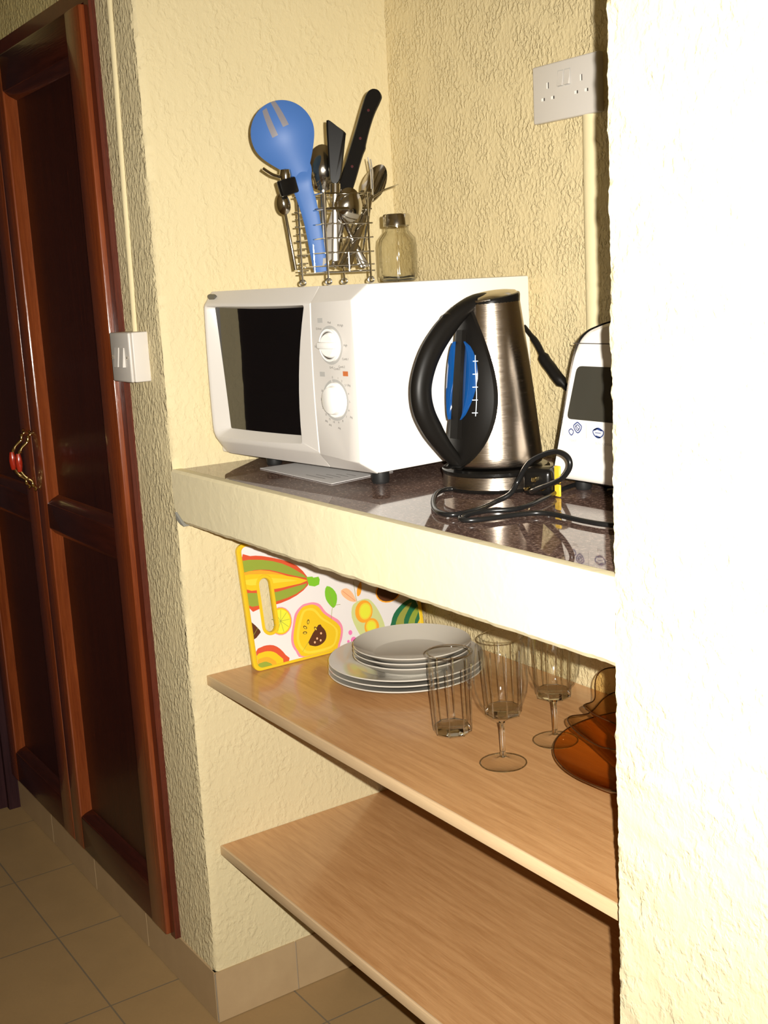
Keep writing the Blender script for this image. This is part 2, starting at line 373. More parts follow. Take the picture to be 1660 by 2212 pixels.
# ------------------------------------------------------------------ wardrobe
wd = thing('built_in_wardrobe', 'tall dark red mahogany wardrobe with two panelled doors beside the light switch', 'wardrobe', (0, 0, ZB))
ZW = WTOP-ZB
b = MB(); b.box(WX-.022, WX, -.012, .05, 0, ZW); b.box(XE+.002, XE+.03, -.012, .05, 0, ZW); b.box(XE+.0301, WX-.0221, -.012, .05, ZW-.028, ZW); b.box(XE+.003, WX-.001, .0501, .079, .001, ZW-.001)
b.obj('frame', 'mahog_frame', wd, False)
def wdoor(x0, x1, hx):
    dr = MB(); rls = [MB(), MB(), MB()]; z0, z1 = .001, ZW-.030; st = .062; y = -.022
    def rbx(*a): dr.rbox(*a, r=.004, seg=2)
    rbx(x0, x0+st, y, .012, z0, z1); rbx(x1-st-.012, x1, y, .012, z0, z1)
    # sloping mouldings round the two recessed panels
    px0, px1 = x0+st, x1-st-.012; yb = .001; e = .018
    for wi, (a, c) in enumerate(((z0+.085, .775), (.835, z1-.075))):
        o1 = [(px0-.003, y+.002, a-.003), (px1+.003, y+.002, a-.003), (px1+.003, y+.002, c+.003), (px0-.003, y+.002, c+.003)]
        o2 = [(px0+e, yb, a+e), (px1-e, yb, a+e), (px1-e, yb, c-e), (px0+e, yb, c-e)]
        mid = [tuple((p[i]*.45+q[i]*.55)+(-.004 if i == 1 else 0) for i in range(3)) for p, q in zip(o1, o2)]
        for q in range(4):
            g = dr if q in (1, 3) else rls[wi+(1 if q == 2 else 0)]; g.add([o1[q], o1[(q+1) % 4], mid[q], mid[(q+1) % 4], o2[q], o2[(q+1) % 4]], [(0, 1, 3, 2), (2, 3, 5, 4)])
    d = dr.obj('door', 'mahog', wd)
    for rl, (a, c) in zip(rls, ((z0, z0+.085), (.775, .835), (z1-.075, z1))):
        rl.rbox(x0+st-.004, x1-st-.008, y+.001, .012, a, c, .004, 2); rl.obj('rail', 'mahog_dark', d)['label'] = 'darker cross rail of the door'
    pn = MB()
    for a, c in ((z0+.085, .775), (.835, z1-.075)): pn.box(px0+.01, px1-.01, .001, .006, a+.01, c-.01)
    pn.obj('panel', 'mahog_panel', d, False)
    hb = MB(); zc = .925
    pts = smooth_path([(hx, y-.002, zc+.062), (hx, y-.010, zc+.052), (hx, y-.012, zc+.044), (hx, y-.026, zc+.032), (hx, y-.034, zc+.018), (hx, y-.036, zc), (hx, y-.034, zc-.018), (hx, y-.026, zc-.032), (hx, y-.012, zc-.044), (hx, y-.010, zc-.052), (hx, y-.002, zc-.062)], 5)
    hb.tube(pts, [.0035 if i % 9 else .0048 for i in range(len(pts))], 10)
    for s in (1, -1):
        hb.lathe([(0, -.005), (.0045, -.003), (.006, 0), (.0045, .003), (0, .005)], 12, (hx, y-.009, zc+s*.055))
        hb.lathe([(0, -.004), (.004, 0), (0, .005)], 10, (hx, y-.005, zc+s*.066))
    h = hb.obj('handle', 'brass', d)
    g = MB(); g.lathe([(0, -.021), (.0048, -.020), (.0068, -.010), (.0078, 0), (.0068, .010), (.0048, .020), (0, .021)], 16, (hx, y-.036, zc)); g.obj('grip', 'redgrip', h)
wdoor(-.716, WX-.0235, -.706); wdoor(XE+.031, -.7185, -.752)

# ------------------------------------------------------------------ conduits, switch, socket
b = MB(); pts = [(-.0928+.004+noise.noise(Vector((z*6, 1, 1)))*.0015-(1.873-z)*.035, .001, z) for z in [1.31+i*.02 for i in range(65)]]
b.tube(pts, .0072, 10, up=(0, 1, 0)); tag(b.obj('cable_conduit', 'ridge'), 'painted plaster ridge over the cable running down to the light switch', 'conduit')
b = MB(); pts = [(.5335+noise.noise(Vector((z*5, 1, 1)))*.002+(1.6-z)*.002, D, z) for z in [H+.003+i*.02 for i in range(28)]]
b.tube(pts, [(.009, .013)]*len(pts), 12, up=(0, 1, 0)); tag(b.obj('cable_conduit', 'ridge'), 'painted ridge over the cable running down from the double wall socket', 'conduit')
sw = thing('light_switch', 'white surface-mounted light switch box beside the wardrobe', 'switch', (-.1446+.0435, 0, 1.2322+.0435))
b = MB(); b.rbox(-.0435, .0435, -.029, .002, -.0435, .0435, .002); b.obj('box', 'sock', sw)
b = MB(); b.rbox(-.0435, .0435, -.036, -.0295, -.0435, .0435, .003); b.obj('face_plate', 'sock', sw)
for x in (-.012, .012):
    b = MB(); b.prism([(-.0375, -.017), (-.0415, -.017), (-.0375, .017), (-.036, .017), (-.035, -.017)], x-.009, x+.009, 'x'); b.obj('rocker', 'sock', sw)
for x in (-.034, .034):
    b = MB(); b.lathe([(0, -.001), (.003, -.0008), (.0035, .001)], 12); b.obj('screw', 'steel', sw, xf=Matrix.Translation((x, -.0365, 0)) @ Matrix.Rotation(PI/2, 4, 'X'))
so = thing('wall_socket', 'white double three-pin wall socket with two rocker switches on the back wall', 'socket', (.4171+.0735, D, 1.617+.0435))
b = MB(); b.rbox(-.0735, .0735, -.011, .002, -.0435, .0435, .003); b.obj('face_plate', 'sock', so)
for cx in (-.0375, .0375):
    for dx, dz, w_, h_ in ((0, .011, .0025, .0045), (-.0111, -.0085, .0038, .0022), (.0111, -.0085, .0038, .0022)):
        b = MB(); b.box(cx+dx-w_, cx+dx+w_*.35, -.0114, -.0100, dz-h_, dz+h_, 0); b.box(cx+dx+w_*.35, cx+dx+w_, -.0114, -.0100, dz-h_, dz+h_, 1); b.obj('pin_hole', ['white_body', 'sockdark'], so, False)  # flat patches: lit hole interior and shaded right side painted in
for x in (-.0075, .0075):
    b = MB(); b.prism([(-.011, .006), (-.0155, .006), (-.0125, .017), (-.0115, .028), (-.010, .028)], x-.0055, x+.0055, 'x'); b.obj('rocker', 'sock', so)
    b = MB(); b.box(x-.0065, x+.0065, -.0113, -.0105, .005, .029); b.obj('rocker_surround', 'grey_print', so, False)

# ------------------------------------------------------------------ microwave
mw = thing('microwave_oven', 'white microwave oven with two round dials standing on the granite counter', 'microwave', (.02104, .07005, H), math.radians(6))
Z0 = .0234
def ring(cs, y, r=(.0, 0, 0, 0), bow=(0, 0, 0, 0), k=8):
    # corners BL, BR, TR, TL in x,z ; bow of edges bottom,right,top,left (inwards positive)
    out = []
    for i in range(4):
        p = Vector(cs[i]); nx = Vector(cs[(i+1) % 4]); pv = Vector(cs[i-1]); ri = max(r[i], 1e-4)
        a = p+(pv-p).normalized()*ri; c = p+(nx-p).normalized()*ri
        for q in range(5):
            t = q/4; out.append(a*(1-t)**2+p*2*t*(1-t)+c*t*t)
        e = nx-p; e2 = nx+(p-nx).normalized()*max(r[(i+1) % 4], 1e-4)
        nn = Vector((-e.y, e.x)).normalized()
        for q in range(1, k):
            t = q/k; out.append(c.lerp(e2, t)+nn*bow[i]*4*t*(1-t))
    return [(p.x, y, Z0+p.y) for p in out]
WD, DP, HT = .434, .36, .28
b = MB(); b.rbox(0, WD, .020, DP, Z0, Z0+HT, .004, 2); body = b.obj('body', 'white_body', mw)
xs_ = .3155
b = MB()
A0 = ring([(0, 0), (xs_, 0), (xs_, HT), (0, HT)], .0195, (.03, 0, 0, .012))
A1 = ring([(.0045, .0215), (xs_, .0225), (xs_, .2565), (.006, .262)], .002, (.03, 0, 0, .012), (0, .004, 0, -.002))
A2 = ring([(.009, .0255), (xs_-.001, .0265), (xs_-.001, .254), (.0095, .2585)], 0, (.026, 0, 0, .010), (0, .004, 0, -.002))
B1 = ring([(.012, .031), (.271, .036), (.299, .2525), (.0125, .2565)], 0, (.018, .004, .004, .006), (-.002, .010, .0015, -.002))
B2 = ring([(.016, .033), (.274, .038), (.302, .2515), (.0155, .2550)], .002, (.018, .004, .004, .006), (-.002, .010, .0015, -.002))
B3 = ring([(.044, .0455), (.277, .047), (.305, .2495), (.0215, .2530)], .0150, (.003, .003, .003, .003), (-.001, .010, .003, .001))
b.rings([A0, A1, A2, B1, B2, B3]); door = b.obj('door', 'panelw', mw)
b = MB(); b.add([(x, y, z) for x, y, z in B3], [tuple(range(len(B3)))]); b.v = [(x, .0148, z) for x, y, z in b.v]; b.obj('window', 'glassblack', door, False)
b = MB(); pp = [(.026+.0105*math.cos(a), .0075-.0015*math.sin(a)-.0020, Z0+.2705+.0055*math.sin(a)) for a in [2*PI*i/24 for i in range(24)]]
b.rings([pp, [(x, y+.006, z) for x, y, z in pp]], True, True, False); b.obj('badge', 'badge', door)
b = MB(); g_ = .0012
C0 = ring([(xs_+g_, 0), (WD, 0), (WD, HT), (xs_+g_, HT)], .0195, (0, .004, .004, 0))
C1 = ring([(xs_+g_, .0225), (.4165, .0155), (.4165, .2590), (xs_+g_, .2565)], .001, (0, .003, .003, 0), (0, -.001, 0, -.004))
C2 = ring([(xs_+g_+.001, .0235), (.4150, .0170), (.4150, .2578), (xs_+g_+.001, .2555)], 0, (0, .003, .003, 0), (0, -.001, 0, -.004))
b.rings([C0, C1, C2], True, False, True); panel = b.obj('control_panel', 'panelw', mw)
# dials
def knob_rot(x, z): return Matrix.Translation((x, 0, Z0+z)) @ Matrix.Rotation(PI/2, 4, 'X')
pr = MB()
def P2(cx, cz): return lambda u, v: (cx+u, -.0006, Z0+cz+v)
def arc(mb, cx, cz, r0, r1, a0, a1, mi=0, n=40, y=-.0005):
    vs = []; 
    for i in range(n+1):
        a = math.radians(a0+(a1-a0)*i/n); vs += [(cx+r0*math.cos(a), y, Z0+cz+r0*math.sin(a)), (cx+r1*math.cos(a), y, Z0+cz+r1*math.sin(a))]
    mb.add(vs, [(2*i, 2*i+1, 2*i+3, 2*i+2) for i in range(n)], mi)
K1, K2 = (.3610, .192), (.3655, .1095)
arc(pr, *K1, .0250, .0292, 0, 360); arc(pr, *K2, .0275, .0315, -255, 100)
for (x, z, mi) in ((.3385, .2290, 0), (.3365, .1480, 0), (.3935, .1500, 2)): 
    pr.add([(x-.0062, -.0005, Z0+z-.0036), (x+.0062, -.0005, Z0+z-.0036), (x+.0062, -.0005, Z0+z+.0036), (x-.0062, -.0005, Z0+z+.0036)], [(0, 1, 2, 3)], mi)
for tx, a, r in (('Med', 90, .0335), ('M.High', 47, .0400), ('D.frost', 138, .0365), ('Low', 183, .0365), ('High', 0, .0370), ('Comb.1', -30, .0405), ('Comb.2', -52, .0405), ('Comb.3', -70, .0375), ('Grill', -92, .0335)):
    a = math.radians(a); text_mesh(pr, tx, .0048, P2(K1[0]+r*math.cos(a)*.98, K1[1]+r*math.sin(a)), 1)
for tx, a in (('0', 97), ('1', 74), ('2', 58), ('3', 42), ('4', 18), ('5', -2), ('6', -24), ('7', -45), ('8', -64), ('9', -82), ('10', -102), ('15', -120), ('20', 180), ('25', 202), ('30', 158), ('35', 222)):
    a = math.radians(a); text_mesh(pr, tx, .0046, P2(K2[0]+.0345*math.cos(a), K2[1]+.0345*math.sin(a)), 1)
for tx, a, r in (('1.0kg', 35, .041), ('.2kg', -34, .043), ('.4kg', -83, .0425), ('.6kg', -114, .042), ('.8kg', -128, .042)):
    a = math.radians(a); text_mesh(pr, tx, .0044, P2(K2[0]+r*math.cos(a), K2[1]+r*math.sin(a)), 1)
pr.obj('dial_markings', ['grey_print', 'dark_print', 'orange_print'], panel, False)
b = MB(); b.lathe([(0, .0015), (.019, .0015), (.0245, .004), (.0248, .001), (.0250, 0)], 40); b.rbox(-.0225, .0225, -.0052, .0052, .002, .0115, .003, 2)
b.lathe([(0, .0085), (.016, .0082), (.0185, .005), (.019, .0015)], 40)
b.obj('dial', 'knobw', panel, xf=knob_rot(*K1) @ Matrix.Rotation(0, 4, 'Z'))
b = MB(); b.lathe([(0, .003), (.0262, .003), (.0272, 0)], 40)
b.lathe([(0, .0135), (.0185, .0130), (.0205, .0115), (.0222, .003)], 40)
b.obj('dial', 'knobw', panel, xf=knob_rot(*K2))
for x, y in ((.082, .074), (.392, .058), (.06, .31), (.385, .31)):
    b = MB(); b.lathe([(0, 0), (.0125, 0), (.014, .004), (.014, .0236), (0, .0236)], 20, (x, y, 0)); b.obj('foot', 'rubber', mw)

# printed sheet under the microwave
b = MB(); c_ = [(.1194, .1102), (.3578, .1074), (.3406, .1967), (.335, .24), (.12, .26)]
b.prism([(x, y) for x, y in c_], H+.0006, H+.0016, 'z', 0)
for i in range(5):
    y = .125+i*.012; b.prism([(.25+i*.012, y), (.31+i*.004, y), (.31+i*.004, y+.0012), (.25+i*.012, y+.0012)], H+.0016, H+.0018, 'z', 1)
tag(b.obj('instruction_sheet', ['paper', 'dark_print'], smooth=False), 'printed white sheet of paper lying under the front of the microwave', 'paper')

# ------------------------------------------------------------------ kettle
KX, KY = .565, .268
kb = thing('kettle_base', 'round black kettle power base with a steel band, under the kettle', 'kettle base', (KX, KY, H))
b = MB(); b.lathe([(0, .001), (.077, .001), (.079, .004), (.079, .0065)], 64); b.lathe([(.0775, .024), (.0795, .026), (.0795, .030), (.076, .033), (.060, .0335), (0, .0335)], 64)
b.obj('base_plate', 'gloss', kb)
b = MB(); b.lathe([(.079, .0065), (.0785, .010), (.0780, .024)], 64); b.obj('steel_band', 'brushed', kb)
# its flex: a low loop to the left and a raised loop to the right
c1 = [(.605, .330, H+.006), (.640, .300, H+.008), (.6348, .2632, H+.010), (.6141, .2185, H+.006), (.5592, .1930, H+.005), (.5650, .1600, H+.005), (.6155, .1141, H+.005), (.6725, .0773, H+.005), (.7086, .0741, H+.005), (.7088, .1092, H+.005), (.6850, .165, H+.005), (.690, .19, H+.014), (.6889, .205, 1.1085), (.7092, .208, 1.1345), (.7392, .210, 1.1491), (.7653, .210, 1.1542), (.7828, .210, 1.1488), (.7863, .210, 1.1368), (.7719, .211, 1.1212), (.7456, .215, 1.1094), (.6968, .225, 1.0930), (.675, .240, H+.008)]
b = MB(); b.tube(smooth_path(c1, 8), .0036, 10); b.obj('power_cord', 'cord', kb, xf=Matrix.Translation((-KX, -KY, -H)))
kt = thing('electric_kettle', 'brushed steel cordless kettle with a black loop handle and blue water gauge', 'kettle', (KX, KY, H+.034))
def KR(z):  # body radius, z above the base
    t = max(0, min(1, z/.238)); return .0695-.0275*(t**1.15)-.0*(1-t)
tilt = lambda x, y, z: z
prof = [(0, .001), (.064, .001), (.068, .003)]+[(KR(z), z) for z in [.006+i*.0116 for i in range(21)]]
b = MB(); b.lathe(prof, 72); bo = b.obj('body', 'brushed', kt)
ztop = .2385
def topz(y): return ztop+.006*(y/.042)  # the rim rises towards the spout (away from the handle)
b = MB(); ks = 48
for k0, (r, dz) in enumerate(((.0425, 0), (.0425, .006), (.0405, .0075))): pass
rs = [[(r*math.cos(2*PI*i/ks), r*math.sin(2*PI*i/ks), topz(r*math.sin(2*PI*i/ks))+dz) for i in range(ks)] for r, dz in ((.0424, -.010), (.0428, .001), (.0418, .004), (.039, .005))]
b.rings(rs); b.obj('rim', 'gloss', kt)
rs = [[(r*math.cos(2*PI*i/ks), r*math.sin(2*PI*i/ks), topz(r*math.sin(2*PI*i/ks))+dz) for i in range(ks)] for r, dz in ((.0400, .004), (.036, .0075), (.024, .010), (.010, .0115), (.001, .0118))]
b = MB(); b.rings(rs, True, False, True); b.obj('lid', 'steel', kt)
# spout on the far side
b = MB(); b.rings([[(-.014, .038, .205), (0, .047, .200), (.014, .038, .205)], [(-.014, .038, .225), (0, .0475, .228), (.014, .038, .225)], [(-.013, .037, .240), (0, .0485, .2425), (.013, .037, .240)]], False); b.obj('spout', 'brushed', kt)
# leaf-shaped black backing and raised margin, wrapped round the body under the handle
def leafw(t): return math.sin(PI*min(1, max(0, t)))**.75
def wrap(phi, z, off): R = KR(z)+off; return (R*math.sin(phi), -R*math.cos(phi), z)
zs_ = [.002+i*.238/30 for i in range(31)]
PHM = 1.02
b = MB(); rows = []
for z in zs_:
    t = (z-.0)/.242; wv = PHM*leafw(t**.85); row = []
    for i in range(17):
        u = -1+2*i/16; off = .0035+.003*abs(u)**6 if abs(u) < .98 else -.001
        row.append(wrap(wv*u, z, off))
    rows.append(row)
b.rings(rows, False); leaf = b.obj('handle_mount', 'plast', kt)
for sgn in (1, -1):
    b = MB(); rows = []; tk = MB()
    for i in range(17):
        z = .072+i*.110/16; t = i/16; wv = .13+.50*math.sin(PI*t)**.6*(.55+.45*t)
        rows.append([wrap(sgn*(.13+(wv-.13)*u/6), z, .0055+(.0035 if sgn > 0 else .010)*math.sin(PI*u/6)) for u in range(7)])
    b.rings(rows, False); g = b.obj('water_gauge', 'bluegauge', kt)
    if sgn > 0:
        for i in range(5):
            z = .082+i*.018; a = .50; tk.add([wrap(a-.07, z, .0095), wrap(a+.05, z, .0085), wrap(a+.05, z+.0012, .0085), wrap(a-.07, z+.0012, .0095)], [(0, 1, 2, 3)])
        rows = [[wrap(.50+.02*math.sin(i*.5), .078+i*.0085, .0094), wrap(.515+.02*math.sin(i*.5), .078+i*.0085, .0093)] for i in range(11)]
        tk.rings(rows, False); tk.obj('scale_marks', 'tick', g, False)
b = MB(); b.rings([[wrap(-.13, z, .004), wrap(-.11, z, .0115), wrap(.11, z, .0115), wrap(.13, z, .004)] for z in [.045+i*.0102 for i in range(16)]], False); b.obj('gauge_rib', 'plast', kt)
HPn = [(-.0095, .2405, .020, .008), (-.030, .2370, .0165, .009), (-.058, .2220, .0145, .0125), (-.085, .2000, .013, .0155), (-.109, .1730, .0130, .0165), (-.1240, .1450, .0130, .0165), (-.1305, .1180, .0130, .0165), (-.1270, .0900, .0130, .0165), (-.1130, .0620, .012, .0155), (-.094, .0350, .011, .012), (-.0745, .0120, .010, .010), (-.066, .002, .008, .007)]
pth = smooth_path([(0, y, z) for y, z, a, c in HPn], 5); rad = []
for i in range(len(pth)):
    f = i/5; k0 = min(int(f), len(HPn)-2); t = f-k0; rad.append((HPn[k0][3]*(1-t)+HPn[k0+1][3]*t, HPn[k0][2]*(1-t)+HPn[k0+1][2]*t))
b = MB(); b.tube(pth, rad, 16, up=(0, 0, 1)); hd = b.obj('handle', 'plast', kt)
b = MB(); b.tube(smooth_path([(0, -.088, .2085), (0, -.082, .2180), (0, -.074, .2215), (0, -.062, .2300)], 4), [(.004, .008)]*13, 10, up=(0, -1, 1)); b.obj('lid_button', 'gloss', hd)
b = MB(); b.tube([(0, -.066, .003), (0, -.086, .006), (0, -.092, .005)], [(.003, .010), (.003, .011), (.002, .009)], 10); b.obj('power_switch', 'gloss', hd)

# ------------------------------------------------------------------ toaster
ts = thing('toaster', 'white toaster with a smoked panel and blue bread symbols, half behind the pillar', 'toaster', (.80, .30, H))
def troof(wb, wt, zt, zs0, y, r=.018):
    pts = [(-wb, zs0), (wb, zs0), (wt, zt-.035), (wt-.022, zt-.014), (wt-.070, zt), (-wt+.070, zt), (-wt+.022, zt-.014), (-wt, zt-.035)]
    P = [Vector(p) for p in pts]; out = []
    for i, p in enumerate(P):
        rr_ = (.012, .012, .030, .014, .020, .020, .014, .030)[i]; a = p+(P[i-1]-p).normalized()*min(rr_, (P[i-1]-p).length*.48); c = p+(P[(i+1) % 8]-p).normalized()*min(rr_, (P[(i+1) % 8]-p).length*.48)
        for q in range(5): t = q/4; v_ = a*(1-t)**2+p*2*t*(1-t)+c*t*t; out.append((v_.x, y, v_.y))
    return out
b = MB(); fr_ = []
b.rings([troof(.1500, .098, .2385, .018, .0045), troof(.1545, .1025, .2400, .016, .005), troof(.1545, .1025, .2400, .016, .16)], True, False, True)
b.obj('shell', 'gloss', ts)
b = MB(); b.rings([troof(.150, .098, .2385, .018, .020), troof(.150, .098, .2385, .018, .004), troof(.146, .095, .235, .022, 0), troof(.140, .090, .230, .027, -.0005)], True, False, True)
fp = b.obj('front_panel', 'toast', ts)
b = MB(); b.box(-.098, .098, -.0008, .001, .2085, .2097); b.obj('lid_seam', 'sockdark', fp, False)
b = MB()
wn = [Vector(p) for p in ((-.113, .1045), (.113, .1045), (.090, .1785), (-.090, .1785))]; out = []
for i, p in enumerate(wn):
    a = p+(wn[i-1]-p).normalized()*.009; c = p+(wn[(i+1) % 4]-p).normalized()*.009
    for q in range(5): t = q/4; out.append(a*(1-t)**2+p*2*t*(1-t)+c*t*t)
b.prism([(p.x, p.y) for p in out], -.0022, .002); b.obj('smoked_panel', 'toastwin', fp)
b = MB(); Y = -.0014; SW = 1.5
def stroke(mb, pts, w_, y=Y, mi=0, xf=None):
    pts = [Vector(p) for p in pts]; vs = []
    for i, p in enumerate(pts):
        d_ = (pts[min(i+1, len(pts)-1)]-pts[max(i-1, 0)]).normalized(); n_ = Vector((-d_.y, d_.x))*w_/2*(1 if xf else SW)
        for q in (p+n_, p-n_): vs.append(xf(q.x, q.y) if xf else (q.x, y, q.y))
    mb.add(vs, [(2*i, 2*i+1, 2*i+3, 2*i+2) for i in range(len(pts)-1)], mi)
def loop(cx, cz, rx, rz, n=20, wob=0): return [(cx+rx*(1+wob*math.sin(3*a))*math.cos(a), cz+rz*(1+wob*math.cos(4*a))*math.sin(a)) for a in [2*PI*i/n for i in range(n+1)]]
for sx in (-.098, -.052, -.004, .046, .092):
    k = sx
    if sx == -.098:
        stroke(b, loop(sx+.006, .0935, .0075, .0065, wob=.12), .0012); stroke(b, loop(sx-.007, .0865, .0045, .0040, wob=.1), .0011); stroke(b, loop(sx+.006, .0935, .0042, .0035, wob=.2), .0009); stroke(b, [(sx+.002, .096), (sx+.009, .0905)], .0008)
    else:
        stroke(b, loop(sx, .0890, .0100, .0062, wob=.07), .0012); stroke(b, [(sx-.008, .0925), (sx-.002, .0945), (sx+.007, .0925)], .0016); stroke(b, [(sx-.006, .0890), (sx+.005, .0890)], .0007); stroke(b, [(sx-.005, .0845), (sx+.004, .0830)], .0014)
for x in (-.122, -.075, -.028, .020, .069, .115): stroke(b, [(x, .080), (x+.002*0, .101)], .0005, mi=1)
for tx, x in (('TOAST', -.102), ('BUN - CROISSANT - WARM', -.030)): text_mesh(b, tx, .0045, lambda u, v, x=x: (x+u, Y, .0745+v), 1)
b.obj('symbols', ['blueprint', 'grey_print'], fp, False)
for x, y in ((-.115, .030), (.115, .030), (-.115, .135), (.115, .135)):
    b = MB(); b.lathe([(0, 0), (.010, 0), (.012, .004), (.012, .0165), (0, .0165)], 16, (x, y, 0)); b.obj('foot', 'rubber', ts)
for y_ in (.035, .095):
    b = MB(); b.box(-.025, .025, y_, y_+.025, .2385, .2406); b.obj('bread_slot', 'sockdark', ts, False)
# toaster flex lying in a hairpin in front
c2 = [(.79, .45, H+.005), (.70, .42, H+.005), (.668, .36, H+.005), (.679, .2997, H+.005), (.718, .2269, H+.006), (.7403, .1602, H+.0045), (.7209, .1197, H+.0045), (.726, .079, H+.0045), (.742, .066, H+.0045), (.757, .078, H+.0045), (.7704, .1343, H+.0045), (.785, .1599, H+.0045), (.8118, .1652, H+.0045), (.8635, .1619, H+.0045), (.91, .17, H+.0045), (1.0, .22, H+.0045), (1.06, .30, H+.0045)]
b = MB(); b.tube(smooth_path(c2, 8), .0034, 10); tag(b.obj('power_cable', 'cord'), 'black cable doubled back in a hairpin on the counter in front of the toaster', 'cable')
# plug with yellow stickers lying by the kettle base
pg = thing('mains_plug', 'glossy black three-pin plug lying between kettle and toaster', 'plug', (.672, .262, H), math.radians(30))
b = MB(); b.rbox(-.022, .022, -.020, .020, .001, .040, .009, 4); b.obj('plug_body', 'gloss', pg)
for x, y in ((0, .0), (-.011, .0), (.011, .0)):
    b = MB(); b.rbox(x-.003, x+.003, -.036, -.019, .012+(.012 if x == 0 else 0), .016+(.014 if x == 0 else 0), .0008, 1); b.obj('pin', 'brass', pg)
b = MB(); b.rbox(.706-.008, .706+.003, .262, .2655, H+.001, H+.018, .001, 1); b.rbox(.706-.008, .706+.003, .262, .2655, H+.020, H+.044, .001, 1)
tag(b.obj('yellow_tag', 'yellowtag'), 'small yellow tag standing beside the black plug', 'tag')
# thick black cable rising behind the kettle
b = MB(); pts = smooth_path([(.4204, .455, 1.300), (.4504, .455, 1.2733), (.4690, .455, 1.2471), (.4824, .455, 1.2350), (.5007, .455, 1.2180), (.5307, .46, 1.190), (.57, .47, 1.14), (.59, .47, 1.09), (.60, .47, H+.006)], 5)
b.tube(pts, [.004 if i < 4 else (.0055 if i < 9 else .0095 if i < 22 else .005) for i in range(len(pts))], 12); tag(b.obj('microwave_cable', 'plast'), 'thick black cable sloping down behind the kettle to the toaster', 'cable')

# ------------------------------------------------------------------ cutlery rack on the microwave
ZM = H+Z0+HT+.0004
RX0, RX1, RY0, RY1 = .220, .300, .160, .240
rk = thing('cutlery_rack', 'square chrome wire cutlery rack standing on the microwave', 'rack', (0, 0, 0))
b = MB()
for x, y in ((RX0, RY0), (RX1, RY0), (RX1, RY1), (RX0, RY1)):
    b = MB(); b.tube([(x, y, ZM+.010), (x, y, ZM+.142)], .0019, 8); b.obj('post', 'chrome', rk)
for x, y in ((RX0, RY0), (RX1, RY0), (RX1, RY1), (RX0, RY1)):
    f = MB(); f.tube([(x, y, ZM+.012), (x, y, ZM+.006)], .0018, 8); f.tube([(x+.0045*math.cos(a)*.6, y+.0045*math.cos(a)*.8, ZM+.0058+.0042*math.sin(a)) for a in [2*PI*i/14 for i in range(14)]], .0016, 8, closed=True); f.obj('foot', 'chrome', rk)
for i, z in enumerate((.020, .030, .050, .072, .094, .116, .140)):
    b = MB(); b.tube([(RX0, RY0, ZM+z), (RX1, RY0, ZM+z), (RX1, RY0, ZM+z)][:2], .0012, 8); b.tube([(RX1, RY0, ZM+z), (RX1, RY1+.008, ZM+z)], .0012, 8); b.tube([(RX0, RY1, ZM+z), (RX1, RY1, ZM+z)], .0012, 8); b.tube([(RX0, RY0-.008, ZM+z), (RX0, RY1, ZM+z)], .0012, 8); b.obj('wire_ring', 'chrome', rk)
b = MB()
for i in range(9): b.tube([(RX0, RY0-.008, ZM+.025+i*.0115), (RX0, RY0+.012, ZM+.025+i*.0115)], .0011, 6)
b.obj('side_wire', 'chrome', rk)
b = MB()
for i in range(6): b.tube([(RX0+.008+i*.0128, RY0, ZM+.020), (RX0+.008+i*.0128, RY1, ZM+.020)], .0011, 6)
for i in range(5): b.tube([(RX0, RY0+.01+i*.015, ZM+.0205), (RX1, RY0+.01+i*.015, ZM+.0205)], .0011, 6)
b.obj('floor_grid', 'chrome', rk)
b = MB(); b.tube([((RX0+RX1)/2, RY0, ZM+.02), ((RX0+RX1)/2, RY0, ZM+.14)], .0011, 6); b.tube([(RX1, (RY0+RY1)/2, ZM+.02), (RX1, (RY0+RY1)/2, ZM+.05)], .0014, 6); b.tube([((RX0+RX1)/2, RY0, ZM+.118), (RX1, RY0+.01, ZM+.118), (RX1, RY1, ZM+.118)], .0011, 6); b.obj('divider', 'chrome', rk)
CV = Vector((.843, -.52, -.13)).normalized()    # roughly towards the doorway the rack faces
def frame(A, C, n=CV):
    A = Vector(A); C = Vector(C); u = (C-A).normalized(); n = (Vector(n)-u*Vector(n).dot(u)).normalized(); return A, C, u, n, u.cross(n)
def bowlmesh(mb, C, u, n, s, a, bb, dp, th=.0012, egg=.15, hole=None):
    R, K = 8, 28; top = []; 
    def pt(r, t, o): 
        e = 1+egg*math.cos(t); return C+u*a*r*math.cos(t)+s*bb*r*math.sin(t)*(1-egg*math.cos(t))-n*(dp*(1-r*r)+o)
    vs = []; fs = []
    for o in (0, th):
        vs.append(pt(0, 0, o))
        for i in range(1, R+1):
            for k in range(K): vs.append(pt(i/R, 2*PI*k/K, o))
    N = 1+R*K
    for o in (0, N):
        for k in range(K): fs.append((o, o+1+k, o+1+(k+1) % K))
        for i in range(R-1):
            for k in range(K): a0 = o+1+i*K+k; a1 = o+1+i*K+(k+1) % K; fs.append((a0, a1, a1+K, a0+K))
    for k in range(K): a0 = 1+(R-1)*K+k; a1 = 1+(R-1)*K+(k+1) % K; fs.append((a0, a1, a1+N, a0+N))
    mb.add(vs, fs)
def bar(mb, pts, w_, th, n):
    mb.tube(pts, [(th, x) for x in w_], 10, up=n)
def spoon(name, A, C, a, bb, dp, lab, cat='spoon', n=CV, w0=.0045, w1=.0028, m_='steel', group=None):
    A, C, u, n, s = frame(A, C, n); b = MB(); bowlmesh(b, C, u, n, s, a, bb, dp)
    N_ = C-u*a*.95; pts = [A.lerp(N_, i/8)-n*(.004*math.sin(PI*i/8)) for i in range(9)]
    bar(b, pts, [w0+(w1-w0)*i/8 for i in range(9)], .0011, n); return tag(b.obj(name, m_), lab, cat, group)
